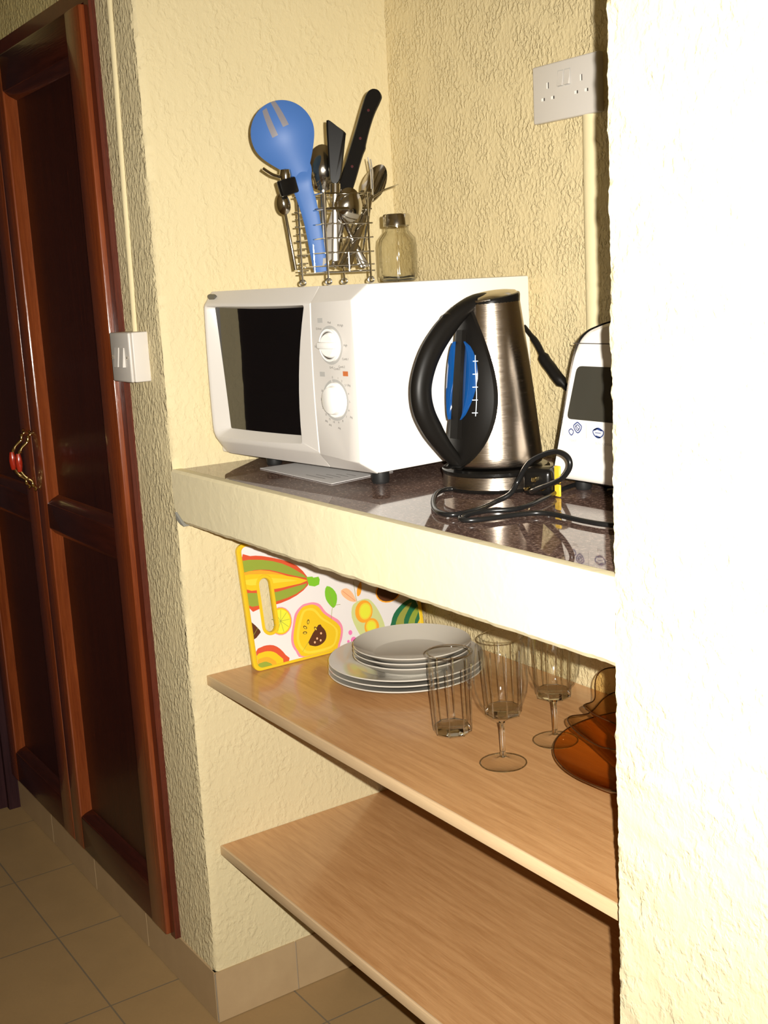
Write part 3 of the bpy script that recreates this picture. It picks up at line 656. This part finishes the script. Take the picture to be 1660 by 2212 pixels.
def fork(name, A, C, lab, n=CV, ln=.054, w_=.012, m_='steel'):
    A, C, u, n, s = frame(A, C, n); b = MB(); N_ = C-u*ln*.5; pts = [A.lerp(N_, i/8)-n*(.004*math.sin(PI*i/8)) for i in range(9)]
    bar(b, pts, [.0050-.0022*i/8 for i in range(9)], .0011, n)
    rs = []
    for i in range(7):
        t = i/6; ww = .003+(w_-.003)*math.sin(t*PI/2); p = N_+u*ln*.36*t-n*.004*math.sin(t*PI/2); rs.append([p-s*ww+n*.0006, p+s*ww+n*.0006, p+s*ww-n*.0006, p-s*ww-n*.0006])
    b.rings(rs, True, True, True)
    for k in range(4):
        q = N_+u*ln*.34+s*(w_*(-1+2*k/3)*.86)-n*.004; b.tube([q, q+u*ln*.3+n*.001, q+u*ln*.66+n*.006], [.0013, .0012, .0007], 6)
    return tag(b.obj(name, m_), lab, 'fork')
# blue slotted serving spoon
A, C, u, n, s = frame((.262, .166, 1.412), (.262, .1164, 1.6137), Vector((.80, -.60, .10)))
u2 = (C-Vector((.262, .150, 1.545))).normalized(); A, C, u, n, s = frame(C-u2*.2, C, Vector((.80, -.58, .12)))
b = MB(); R, K = 16, 72; vs = []; fs = []; keep = []
def hole(x, y):  # slots open to the upper edge; x across, y along the spoon
    return (y > .012 and y < .055 and (abs(x+.014-(y-.012)*.18) < .0042 or abs(x-.009+(y-.012)*.02) < .0044))
for o in (0, .0022):
    for i in range(0, 41):
        for k in range(0, 41):
            x = -1+k/20; y = -1+i/20
            # squircle map of the square to the disc
            X = x*math.sqrt(1-y*y/2); Yy = y*math.sqrt(1-x*x/2); r2 = X*X+Yy*Yy
            vs.append(C+s*X*.0490*(1-.26*max(0, -Yy)**2.5)+u*Yy*.0495*(1+.42*max(0, -Yy)**2.5)-n*(.017*(1-r2)+o))
N = 41*41
for i in range(40):
    for k in range(40):
        a0 = i*41+k; g = 1 if ((13 <= k <= 16 and 20 <= i <= 37) or (22 <= k <= 25 and 23 <= i <= 39)) else 0
        b.mi += [g, g]; fs += [(a0, a0+1, a0+42, a0+41), (N+a0, N+a0+41, N+a0+42, N+a0+1)]
        for (di, dk, e0, e1) in ((-1, 0, a0, a0+1), (1, 0, a0+41, a0+42), (0, -1, a0, a0+41), (0, 1, a0+1, a0+42)):
            ii, kk = i+di, k+dk
            if ii < 0 or kk < 0 or ii > 39 or kk > 39: fs.append((e0, e1, e1+N, e0+N)); b.mi.append(g)
b.v = [tuple(p) for p in vs]; b.f = fs
hp = [C-u*.046-n*.0135, C-u*.060-n*.0065, Vector((.262, .1440, 1.5400)), Vector((.262, .1530, 1.5100)), Vector((.262, .1600, 1.4780)), Vector((.262, .1680, 1.4200)), Vector((.262, .1710, 1.4040))]
hp = smooth_path(hp, 4); b.tube(hp, [(.0022, w_) for w_ in ( [.014, .016, .018, .0190, .0190, .0185, .0175, .0168, .0165, .0155, .0150, .0148, .0145, .014, .0138, .0135, .013, .0128, .0125, .0122, .012, .0118, .0115, .0112, .011, .0108, .0105, .0102, .010, .010, .010, .010])[:len(hp)]], 12, up=n)
tag(b.obj('serving_spoon', ['blue', 'slotgrey']), 'big blue plastic slotted serving spoon standing in the wire rack', 'spoon')
# kitchen knife: handle up
kn = thing('kitchen_knife', 'kitchen knife with a long black riveted handle sticking up from the rack', 'knife')
A, C, u, n, s = frame((.268, .1683, 1.4094), (.268, .2833, 1.6819))
b = MB(); Pk = lambda d_, q: A+u*d_-s*q; LT = (C-A).length
ol = [(.128, -.012), (.150, -.013), (.190, -.0125), (.203, -.0145), (.206, -.013), (.235, -.0115), (.262, -.0125), (.285, -.0165), (LT-.004, -.0160), (LT+.003, -.009), (LT+.002, .003), (LT-.006, .0100), (.270, .0110), (.23, .0105), (.190, .0110), (.150, .0115), (.128, .0115)]
ol = chaikin(ol)
b.rings([[Pk(d_, q*.86)+n*.0085 for d_, q in ol], [Pk(d_, q)+n*.006 for d_, q in ol], [Pk(d_, q)-n*.006 for d_, q in ol], [Pk(d_, q*.86)-n*.0085 for d_, q in ol]], True, True, True); h = b.obj('handle', 'gloss', kn)
for d_ in (.168, .215, .262):
    r_ = MB(); c0 = Pk(d_, -.001)+n*.0083; r_.tube([c0, c0+n*.0006], .0022, 10); r_.obj('rivet', 'rivet', h)
b = MB(); bl = [(.004, 0), (.02, -.012), (.06, -.016), (.130, -.016), (.130, .010), (.05, .010)]
b.rings([[Pk(d_, q)+n*.0009 for d_, q in bl], [Pk(d_, q)-n*.0009 for d_, q in bl]], True, True, True); b.obj('blade', 'bladesteel', kn, False)
# peeler-like tool with oblique black handle end and steel ferrule
pe = thing('kitchen_tool', 'kitchen tool with a flat black oblique-ended handle and steel ferrule', 'utensil')
A, C, u, n, s = frame((.285, .184, 1.42), (.285, .1970, 1.620)); Pk = lambda d_, q: A+u*d_-s*q
ol = [(.118, -.0085), (.16, -.0135), (.190, -.0165), (.1955, -.0175), (.2140, .0120), (.2115, .0140), (.17, .0115), (.14, .0100), (.118, .0085)]
ol = chaikin(ol)
b = MB(); b.rings([[Pk(d_, q*.8)+n*.0065 for d_, q in ol], [Pk(d_, q)+n*.004 for d_, q in ol], [Pk(d_, q)-n*.004 for d_, q in ol]], True, True, True); b.obj('handle', 'gloss', pe)
b = MB(); b.tube([Pk(.102, 0), Pk(.118, 0)], [(.006, .0085), (.006, .0085)], 16, up=n); b.obj('ferrule', 'steel', pe)
b = MB(); b.tube([Pk(.0, 0), Pk(.05, 0), Pk(.102, 0)], [(.0012, .006), (.0012, .005), (.0012, .0040)], 8, up=n); b.obj('shank', 'bladesteel', pe)
spoon('soup_ladle', (.245, .188, 1.405), (.245, .1950, 1.5665), .036, .027, -.014, 'polished steel ladle, its bowl behind the black tool handle', 'ladle', w0=.006, w1=.005)
spoon('large_spoon', (.275, .1860, 1.410), (.292, .2080, 1.5050), .027, .024, -.010, 'large steel spoon, bowl turned out at the middle of the rack rim', 'spoon', n=Vector((.9, -.35, .2)), group=None)
spoon('table_spoon', (.262, .1960, 1.410), (.250, .2905, 1.5440), .034, .0185, .007, 'steel tablespoon leaning right, its concave bowl behind the fork', 'spoon', n=Vector((.85, -.50, .1)))
spoon('dessert_spoon', (.262, .205, 1.41), (.256, .2560, 1.5110), .022, .0125, -.005, 'small dark spoon low behind the leaning fork', 'spoon')
fork('dinner_fork', (.276, .1985, 1.4090), (.276, .2720, 1.5330), 'steel dinner fork leaning right, tines over the tablespoon bowl', Vector((.8, -.55, .2)))
fork('table_fork', (.285, .2330, 1.4085), (.285, .2000, 1.500), 'steel fork leaning left low inside the rack')
b = MB(); A, C, u, n, s = frame((.290, .2380, 1.4080), (.290, .2070, 1.4700)); bar(b, [A.lerp(C, i/6) for i in range(7)], [.0062, .006, .0055, .005, .0045, .004, .004], .0012, n); bar(b, [C, C+u*.03], [.004, .003], .001, n); tag(b.obj('butter_knife', 'steel'), 'steel table knife, dark handle crossing low to the right corner of the rack', 'knife')
b = MB(); A, C, u, n, s = frame((.294, .200, 1.4080), (.294, .232, 1.475)); bar(b, [A.lerp(C, i/6) for i in range(7)], [.0065, .006, .006, .0055, .0055, .005, .005], .0012, n); bar(b, [C, C+u*.05], [.005, .003], .001, n); tag(b.obj('butter_knife', 'steel'), 'steel table knife leaning right in front of the fork handles', 'knife')
# thin skewer-like fork tines pointing right
b = MB(); b.tube([(.285, .2580, 1.5150), (.285, .2850, 1.5290), (.285, .3120, 1.5370)], [.0018, .0013, .0008], 6); b.tube([(.285, .2600, 1.5300), (.285, .2600, 1.5560), (.285, .2560, 1.5790)], [.0015, .0012, .0009], 6); b.tube([(.285, .2610, 1.5120), (.285, .2635, 1.5560), (.285, .2610, 1.5760)], [.0015, .0012, .0009], 6); b.tube([(.285, .2350, 1.425), (.285, .2590, 1.5160)], .002, 8)
tag(b.obj('skewer_fork', 'chrome'), 'thin steel skewer fork with splayed prongs beside the dinner fork', 'fork')
# corkscrew on the left rim
ck = thing('corkscrew', 'steel and black corkscrew hooked over the left rim of the rack', 'corkscrew')
b = MB(); b.tube(smooth_path([(.235, .0920, 1.5655), (.240, .1050, 1.5560), (.245, .1180, 1.5510), (.250, .1440, 1.5400)], 4), .0028, 8); b.lathe([(0, -.010), (.0085, -.008), (.010, 0), (.0085, .008), (0, .010)], 16, (.25, .1235, 1.554)); b.lathe([(0, -.007), (.006, -.005), (.006, .005), (0, .007)], 14, (.25, .1400, 1.548)); b.obj('lever', 'steel', ck)
b = MB(); b.rbox(-.006, .006, -.0155, .0155, -.0125, .0125, .003, 2); b.obj('body', 'gloss', ck, xf=Matrix.Translation((.256, .1225, 1.5360)) @ Matrix.Rotation(.25, 4, 'X'))
b = MB(); b.tube(smooth_path([(.25, .138, 1.54), (.25, .146, 1.528), (.25, .150, 1.516), (.25, .157, 1.510)], 4), .0032, 8); b.obj('hinge', 'steel', ck)
# teaspoon hanging outside on the left
spoon('tea_spoon', (.240, .1365, 1.4090), (.240, .1220, 1.5120), .0175, .0105, -.005, 'slim steel teaspoon hanging down outside the left of the rack', 'spoon', w0=.0028, w1=.0022)

# ------------------------------------------------------------------ spice jar
jr = thing('glass_jar', 'small clear glass jar with a steel screw lid beside the cutlery rack', 'jar', (.312, .2865, ZM))
def ngon(n_, k_): return lambda a: 1+k_*math.cos(n_*a)
b = MB(); fl_ = lambda a: 1+.03*abs(math.cos(4*a))
b.lathe([(0, .001), (.024, .001), (.0285, .004), (.030, .010), (.030, .058), (.0285, .068), (.022, .076), (.0185, .080), (.0185, .0875), (.0165, .0875), (.0165, .080), (.020, .074), (.0262, .065), (.0276, .056), (.0276, .012), (.022, .006), (0, .005)], 96, fr=fl_)
b.obj('vessel', 'jarglass', jr)
b = MB(); b.lathe([(0, .0015), (.023, .0015), (.0262, .0045), (.0264, .009), (.020, .0062), (0, .0055)], 24); b.obj('thick_base', 'solidglass', jr)
b = MB(); b.lathe([(0, .106), (.0205, .106), (.0220, .104), (.0222, .088), (.0205, .0875)], 40); b.obj('lid', 'steel', jr)

# ------------------------------------------------------------------ cutting board
SZ = .6936
cb = thing('cutting_board', 'plastic cutting board printed with colourful fruit, yellow rim, leaning on the left wall', 'cutting board', (.050, .106, SZ+.0008))
vx = Vector((-.038, 0, .24)).normalized()  # up along the board
XB = Matrix(((vx.z, 0, vx.x, 0), (0, 1, 0, 0), (-vx.x, 0, vx.z, 0), (0, 0, 0, 1)))  # local x = board normal, y along, z up the board
mmx = .001; BW, BH, BT = .386, .236, .008
def rr(x0, x1, z0, z1, r, k=6):
    o_ = []
    for cx, cz, a0 in ((x1-r, z0+r, -90), (x1-r, z1-r, 0), (x0+r, z1-r, 90), (x0+r, z0+r, 180)):
        for i in range(k+1): a = math.radians(a0+90*i/k); o_.append((cx+r*math.cos(a), cz+r*math.sin(a)))
    return o_
outer = rr(0, BW, 0, BH, .014); inner = rr(.0085, BW-.0085, .0055, BH-.0055, .010)
so_ = [(.0455+(.0175)*math.cos(a)*1.0+(.001*0), .0) for a in (0,)]
def slot(r, k=12, sh=0):
    o_ = []; c0 = Vector((.0460, .078)); c1 = Vector((.0460, .1555))
    for c_, a0 in ((c1, 0), (c0, 180)):
        for i in range(k+1): a = math.radians(a0+180*i/k); o_.append((c_.x+r*math.cos(a), c_.y+r*math.sin(a)))
    return o_
def lift(poly, x): return [(x, u_, v_) for u_, v_ in poly]
b = MB(); b.rings([lift(outer, -BT*.35), lift(outer, -.0012), lift(rr(.001, BW-.001, .001, BH-.001, .013), 0), lift(rr(.0075, BW-.0075, .0045, BH-.0045, .010), .0002), lift(inner, -.0006)]); b.rings([lift(outer, -BT*.35), lift(outer, -BT)], True)
b.rings([lift(slot(.0178), -.0006), lift(slot(.0172), .0004), lift(slot(.0120), .0004), lift(slot(.0113), -.0010), lift(slot(.0113), -BT)], True)
b.obj('rim', 'yellow', cb, xf=XB)
def clip_half(P_, a, c, keep_in):
    out = []; f = lambda p: ((c[0]-a[0])*(p[1]-a[1])-(c[1]-a[1])*(p[0]-a[0]))*(1 if keep_in else -1)
    for i in range(len(P_)):
        p, q = P_[i], P_[(i+1) % len(P_)]; fp_, fq = f(p), f(q)
        if fp_ >= 0: out.append(p)
        if (fp_ > 0 > fq) or (fp_ < 0 < fq): t_ = fp_/(fp_-fq); out.append((p[0]+(q[0]-p[0])*t_, p[1]+(q[1]-p[1])*t_))
    return out
def area(P_): return abs(sum(P_[i][0]*P_[(i+1) % len(P_)][1]-P_[(i+1) % len(P_)][0]*P_[i][1] for i in range(len(P_))))/2
def clean(P_):
    Q = []
    for p in P_:
        if not Q or (abs(p[0]-Q[-1][0])+abs(p[1]-Q[-1][1])) > 1e-5: Q.append(p)
    if len(Q) > 1 and abs(Q[0][0]-Q[-1][0])+abs(Q[0][1]-Q[-1][1]) < 1e-5: Q.pop()
    return Q
def cut_slot(P_):
    S_ = slot(.0165, 5); inside = P_; out = []
    for i in range(len(S_)):
        a, c = S_[i], S_[(i+1) % len(S_)]
        o_ = clean(clip_half(inside, a, c, False))
        if len(o_) > 2 and area(o_) > 1e-8: out.append(o_)
        inside = clip_half(inside, a, c, True)
        if len(inside) < 3: break
    return out
def fill_between(mb, outer_, hole_, x, mi):
    bm = bmesh.new(); 
    def lp(P_):
        vs = [bm.verts.new((x, p[0], p[1])) for p in P_]; return [bm.edges.new((vs[i], vs[(i+1) % len(vs)])) for i in range(len(vs))]
    e = lp(outer_)+(lp(hole_) if hole_ else []); bmesh.ops.triangle_fill(bm, edges=e, use_beauty=True, use_dissolve=False); mb.bm(bm, mi)
b = MB(); names = ['bw', 'bgreen', 'bred', 'borange', 'byel', 'bpale', 'blime', 'bpink', 'bbrown', 'bdkgr', 'bolive', 'bmint', 'bpeach', 'bhot', 'bcell']; ix = {n_: i for i, n_ in enumerate(names)}
fill_between(b, inner, slot(.0150), -.00108, 0)
hb_ = slot(.0113); b.rings([lift(slot(.0150), -BT+.0005), lift(outer, -BT+.0005)] if False else [lift(inner, -.0008), lift(inner, -BT+.001)], True, mi=0)
lay = [-.00100]
def shape(pts, mcol, sm=3):
    lay[0] += .000008
    P_ = [Vector((p[0]*.001, p[1]*.001)) for p in pts]
    if sm: P_ = [Vector((q.x, q.y)) for q in smooth_path([(p.x, p.y, 0) for p in P_], sm, True)]
    P_ = [(min(max(p[0], .0086), BW-.0086), min(max(p[1], .0056), BH-.0056)) for p in P_]
    Q = []
    for p in P_:   # drop repeats
        if not Q or (abs(p[0]-Q[-1][0])+abs(p[1]-Q[-1][1])) > 1e-5: Q.append(p)
    if abs(Q[0][0]-Q[-1][0])+abs(Q[0][1]-Q[-1][1]) < 1e-5: Q.pop()
    for q_ in (cut_slot(Q) if min(p[0] for p in Q) < .066 else [Q]): fill_between(b, q_, None, lay[0], ix[mcol])
def ell(cx, cy, rx, ry, col, rot=0, n_=20):
    c_, s_ = math.cos(rot), math.sin(rot); shape([(cx+rx*math.cos(a)*c_-ry*math.sin(a)*s_, cy+rx*math.cos(a)*s_+ry*math.sin(a)*c_) for a in [2*PI*i/n_ for i in range(n_)]], col, 0)
def line(pts, w_, col):
    lay[0] += .000008; stroke(b, [(p[0]*.001, p[1]*.001) for p in pts], w_*.001, mi=ix[col], xf=lambda u_, v_: (lay[0], u_, v_))
# striped squash at the top left
shape([(0, 212), (25, 212), (49, 208), (89, 194), (118, 178), (137, 153), (136, 137), (109, 122.6), (74, 115), (34, 114), (0, 118)], 'bred', 2)
shape([(0, 206), (48, 201), (88, 187), (116, 169), (136, 151), (95, 166), (60, 180), (30, 185), (0, 185)], 'bgreen', 2)
shape([(0, 184), (42, 183), (75, 172), (100, 160), (136, 147), (95, 148), (60, 156), (0, 172)], 'borange', 2)
shape([(0, 179), (43, 175), (84, 166), (136, 146), (95, 143), (67, 143), (39, 147), (0, 153)], 'byel', 2)
shape([(0, 170), (43, 168), (80, 160), (115, 150), (80, 153), (40, 156), (0, 162)], 'bpale', 2)
shape([(0, 146), (35, 141), (71, 137), (135, 141), (109, 126), (68, 120), (34, 119), (0, 123)], 'bgreen', 2)
shape([(135, 153), (148, 151.5), (150, 149), (161, 149), (163, 143), (160, 134), (150, 132), (138, 136)], 'blime', 1)
# orange slice
ell(68, 82, 24, 26.5, 'bpink'); ell(68, 82, 22.5, 25, 'byel'); ell(68, 82, 20, 22, 'bcell')
for k_ in range(9): a = 2*PI*k_/9; line([(68, 82), (68+19*math.cos(a), 82+21*math.sin(a))], .8, 'bolive')
# dark olive leaf
shape([(6, 92), (15, 85), (23, 74), (24, 70), (14, 62), (6, 60)], 'bbrown', 1); line([(7, 66), (20, 80)], .6, 'bgreen')
# half apple
shape([(116, 102), (128, 104), (143, 103), (156, 96), (166, 80), (180, 68), (192, 58), (198, 44), (195, 28), (188, 14), (175, 2), (104, 4), (90, 20), (84, 34), (85, 50), (92, 70), (100, 90)], 'bpink')
shape([(117, 98), (130, 100), (141, 99), (152, 92), (160, 79), (174, 66), (187, 54), (193, 42), (190, 28), (183, 14), (172, 4), (108, 6), (95, 20), (89, 34), (90, 50), (96, 68), (104, 86)], 'byel')
shape([(118, 92), (130, 94), (140, 92), (148, 84), (156, 72), (170, 60), (180, 50), (186, 40), (183, 26), (172, 12), (150, 8), (115, 10), (101, 22), (96, 36), (97, 50), (103, 68), (110, 82)], 'bpale')
shape([(120, 88), (130, 90), (140, 86), (148, 76), (156, 66), (172, 54), (181, 42), (178, 26), (166, 14), (120, 14), (106, 24), (101, 38), (103, 52), (110, 70)], 'byel')
shape([(146, 59), (153, 54), (159, 45), (160, 35), (156, 27), (148, 22), (138, 20), (128, 22), (119, 31)], 'bbrown', 2)
for x_, y_, r_ in ((145, 47, .5), (131, 63, -.3), (123, 54, .9), (121, 44, 1.4)):
    ell(x_-6, y_+6, 2.6, 4.6, 'bbrown', r_); ell(x_-6, y_+5.6, 1.4, 2.9, 'bpale', r_)
for x_, y_ in ((149, 42), (139, 34), (146, 29), (133, 28)): ell(x_, y_, 2.0, 2.2, 'bpeach')
line([(175, 64), (181, 84), (184, 89), (200, 88)], .9, 'bolive'); line([(104, 16), (120, 32)], .7, 'bolive')
shape([(176, 128), (188, 121), (195, 107), (192, 92), (184, 84), (176, 92), (170, 104), (170, 118)], 'blime', 2); line([(178, 122), (184, 86)], .8, 'bolive')
# peach leaves and pod
shape([(206, 114), (218, 116), (228, 108), (234, 96), (236, 86), (222, 90), (212, 98), (206, 106)], 'bpeach', 2); line([(209, 112), (234, 88)], .6, 'bred')
shape([(240, 96), (241, 108), (247, 118), (253, 122), (252, 108), (247, 98)], 'borange', 2); line([(236, 126), (236, 100), (238, 80)], .9, 'bolive')
shape([(224, 76), (232, 84), (250, 88), (264, 86), (274, 76), (284, 58), (292, 34), (292, 18), (282, 10), (250, 8), (238, 14), (228, 34), (221, 58)], 'bmint', 2)
ell(250, 64, 20, 22, 'borange', -.3); ell(253, 64, 14.5, 16.5, 'bpale', -.3); ell(253, 64, 11.5, 13.5, 'bcell', -.3)
ell(263, 31, 17, 17, 'borange'); ell(262, 32, 12.5, 12.5, 'bpale'); ell(262, 32, 9.5, 9.5, 'bcell')
ell(213, 30, 4.4, 4.8, 'bhot'); ell(218, 14, 6.5, 6.8, 'bhot'); ell(206, 14, 3, 3, 'bhot')
ell(312, 92, 30, 22, 'borange'); ell(312, 92, 27, 19.5, 'bbrown')
# green striped fruit and yellow corner at the right
shape([(306, 10), (309, 30), (318, 46), (334, 58), (352, 66), (368, 66), (378, 50), (378, 6)], 'bdkgr', 2)
shape([(316, 8), (320, 28), (332, 44), (350, 56), (364, 60), (352, 46), (340, 30), (334, 8)], 'bolive', 2)
shape([(345, 8), (350, 24), (362, 40), (378, 50), (378, 40), (366, 24), (360, 8)], 'bgreen', 2)
shape([(362, 6), (378, 24), (378, 6)], 'byel', 0)
# rainbow fruit at the bottom left
shape([(8, 37), (20, 43), (32, 44), (46, 41), (58, 32), (68, 18), (73, 5), (8, 5)], 'bred', 2)
shape([(8, 29), (20, 33), (32, 33), (44, 29), (54, 20), (61, 5), (8, 5)], 'byel', 2)
shape([(8, 20), (18, 23), (28, 23), (38, 18), (47, 5), (8, 5)], 'borange', 2)
shape([(8, 13), (17, 15), (27, 14.5), (38, 5), (8, 5)], 'bgreen', 2)
b.obj('printed_face', names, cb, smooth=False, xf=XB)

# ------------------------------------------------------------------ plates
def plate(R, hgt, lab, loc, grp, deep=0):
    b = MB(); f = R*.55
    b.lathe([(0, .003), (f*.9, .003), (f, 0), (f+.004, 0), (f+.006, .003), (R*.80, .008+deep*.5), (R-.002, hgt-.001), (R, hgt+.0005), (R-.001, hgt+.0022), (R*.80, .0125+deep*.5), (R*.66, .0085), (R*.64, .0075), (0, .007)], 72)
    for q in (.70, .75, .80, .85, .90) if deep == 0 else ():
        pass
    o = b.obj('dinner_plate' if R > .12 else 'side_plate', 'plate'); o.location = loc; return tag(o, lab, 'plate', grp)
labs = ('white stoneware dinner plate, lowest of the stack on the shelf', 'white stoneware dinner plate, middle one of the three largest', 'white stoneware dinner plate, uppermost large plate with ringed rim')
for i in range(3): plate(.1385, .0160, labs[i], (.249-i*.002, .305+i*.002, SZ+.0005+i*.0088), 'large plates at the bottom of the stack')
labs = ('white side plate, lowest small plate with the deepest wall', 'white side plate, middle one of the three small plates', 'white side plate, topmost plate of the whole stack')
for i in range(3): plate(.1040, .0170+(.008 if i == 0 else .008), labs[i], (.272+.0005*i, .304, SZ+.0255+i*.0090), 'small plates on top of the large ones', .006)

# ------------------------------------------------------------------ glassware
def oct_(a, n_=8):  # flat facets
    s_ = 2*PI/n_; return math.cos(s_/2)/math.cos(((a+1e-6) % s_)-s_/2)
def tumbler(lab, loc):
    g = thing('glass_tumbler', lab, 'glass', loc, 0, 'faceted tumblers on the shelf')
    b = MB(); b.lathe([(0, .002), (.022, .001), (.029, .003), (.0300, .010), (.0315, .06), (.0335, .115)], 96, fr=oct_); b.lathe([(.0335, .115), (.0352, .128), (.0354, .131)], 96, fr=lambda a: oct_(a)*.5+.5); b.lathe([(.0354, .131), (.0348, .1325), (.0338, .131), (.0320, .115), (.0290, .060), (.0262, .022), (.022, .0165)], 96, fr=lambda a: oct_(a)*.6+.4)
    b.obj('cup', 'glass', g)
    b = MB(); b.lathe([(0, .0028), (.021, .0022), (.0275, .004), (.0285, .010), (.0270, .0150), (.019, .0160), (0, .0155)], 8); b.obj('thick_base', 'solidglass', g)
    b = MB(); b.tube([(.0348*math.cos(a), .0348*math.sin(a), .1315) for a in [2*PI*i/56 for i in range(56)]], .0010, 8, closed=True); b.obj('rim', 'solidglass', g)
    for i in range(8):
        a = i*PI/4; b = MB(); b.tube([(r_*math.cos(a), r_*math.sin(a), z_) for r_, z_ in ((.0290, .004), (.0298, .010), (.0312, .06), (.0332, .113))], .0010, 6); b.obj('facet_edge', 'solidglass', g)
    return g
t1 = tumbler('clear faceted tumbler in front of the plate stack', (.5205, .2010, SZ+.0004))
dup(t1, (.5150, .3080, SZ+.0004), .3, 'clear faceted tumbler directly behind the nearer wine glass')
dup(t1, (.5080, .4200, SZ+.0004), .6, 'clear faceted tumbler behind the farther wine glass')
def wine(lab, loc):
    g = thing('wine_glass', lab, 'glass', loc, 0, 'stemmed wine glasses on the shelf')
    b = MB(); b.lathe([(0, .0005), (.033, .0005), (.0343, .0015), (.0335, .0026), (.020, .0040), (.009, .0065), (.0045, .0105)], 56); b.obj('foot', 'glass', g)
    b = MB(); b.tube([(.0334*math.cos(a), .0334*math.sin(a), .0016) for a in [2*PI*i/56 for i in range(56)]], .0011, 8, closed=True); b.obj('foot_rim', 'solidglass', g)
    b = MB(); b.lathe([(0, .0106), (.0045, .0108), (.0036, .020), (.0034, .045), (.0037, .058), (.0045, .0630), (0, .0634)], 24); b.obj('stem', 'solidglass', g)
    b = MB(); b.lathe([(.0040, .0640), (.010, .069), (.021, .0780), (.031, .0910), (.0372, .108), (.0392, .125), (.0385, .145), (.0365, .165), (.0350, .178)], 64); b.lathe([(.0350, .178), (.0344, .1788), (.0338, .178), (.0355, .160), (.0375, .143), (.0382, .125), (.0362, .109), (.0300, .0925), (.019, .0795), (.008, .0720), (0, .0705)], 64); b.obj('bowl', 'glass', g)
    return g
w1 = wine('clear stemmed wine glass nearest the shelf edge', (.6600, .1860, SZ+.0004))
dup(w1, (.6470, .2985, SZ+.0004), 0, 'clear stemmed wine glass half hidden by the counter edge, nearer the amber bowls')
# amber bowls
def bowl(name, prof, lobes, amp, lab, loc, m_, rot=(0, 0, 0), zamp=0):
    b = MB(); n_ = 120; k = len(prof); vs = []; zr = max(z for r, z in prof)
    for i in range(n_):
        a = 2*PI*i/n_
        for r, z in prof:
            t = (z/zr)**1.6; vs.append((r*(1+amp*t*math.cos(lobes*a))*math.cos(a), r*(1+amp*t*math.cos(lobes*a))*math.sin(a), z+zamp*t*math.cos(lobes*a)))
    b.add(vs, [(i*k+j, ((i+1) % n_)*k+j, ((i+1) % n_)*k+j+1, i*k+j+1) for i in range(n_) for j in range(k-1)])
    o = b.obj(name, m_); o.location = loc; o.rotation_euler = rot
    k2 = max(range(k), key=lambda q: prof[q][1]); r_, z_ = prof[k2-1]; rm = MB()
    rm.tube([(r_*(1+amp*math.cos(lobes*a))*math.cos(a), r_*(1+amp*math.cos(lobes*a))*math.sin(a), z_+zamp*math.cos(lobes*a)) for a in [2*PI*i/96 for i in range(96)]], .0009, 8, closed=True)
    rm.obj('rim', 'amber_rim', o)
    return tag(o, lab, 'bowl')
bowl('serving_dish', [(0, .003), (.052, .003), (.056, .0005), (.060, .003), (.100, .014), (.135, .030), (.1535, .0425), (.1550, .0445), (.1530, .0455), (.134, .034), (.100, .018), (.058, .0075), (0, .007)], 1, 0, 'wide shallow amber glass dish on the shelf beside the pillar', (.853, .318, SZ+.0005), 'amber')
bowl('glass_bowl', [(0, .003), (.036, .003), (.040, .0005), (.044, .003), (.066, .030), (.090, .058), (.106, .075), (.1085, .0775), (.1060, .0785), (.088, .062), (.064, .034), (.042, .008), (0, .007)], 5, .07, 'smoky brown glass bowl with a wavy edge sitting in the amber dish', (.845, .300, SZ+.0085), 'smoke', (0, 0, .25), .006)
bowl('glass_bowl', [(0, .003), (.036, .003), (.040, .0005), (.044, .003), (.062, .030), (.082, .062), (.098, .092), (.1000, .0945), (.0980, .0955), (.080, .066), (.060, .034), (.042, .008), (0, .007)], 5, .09, 'smoky brown glass bowl, uppermost, tilted inside the other bowl', (.842, .330, SZ+.030), 'smoke', (.10, -.10, .6), .008)
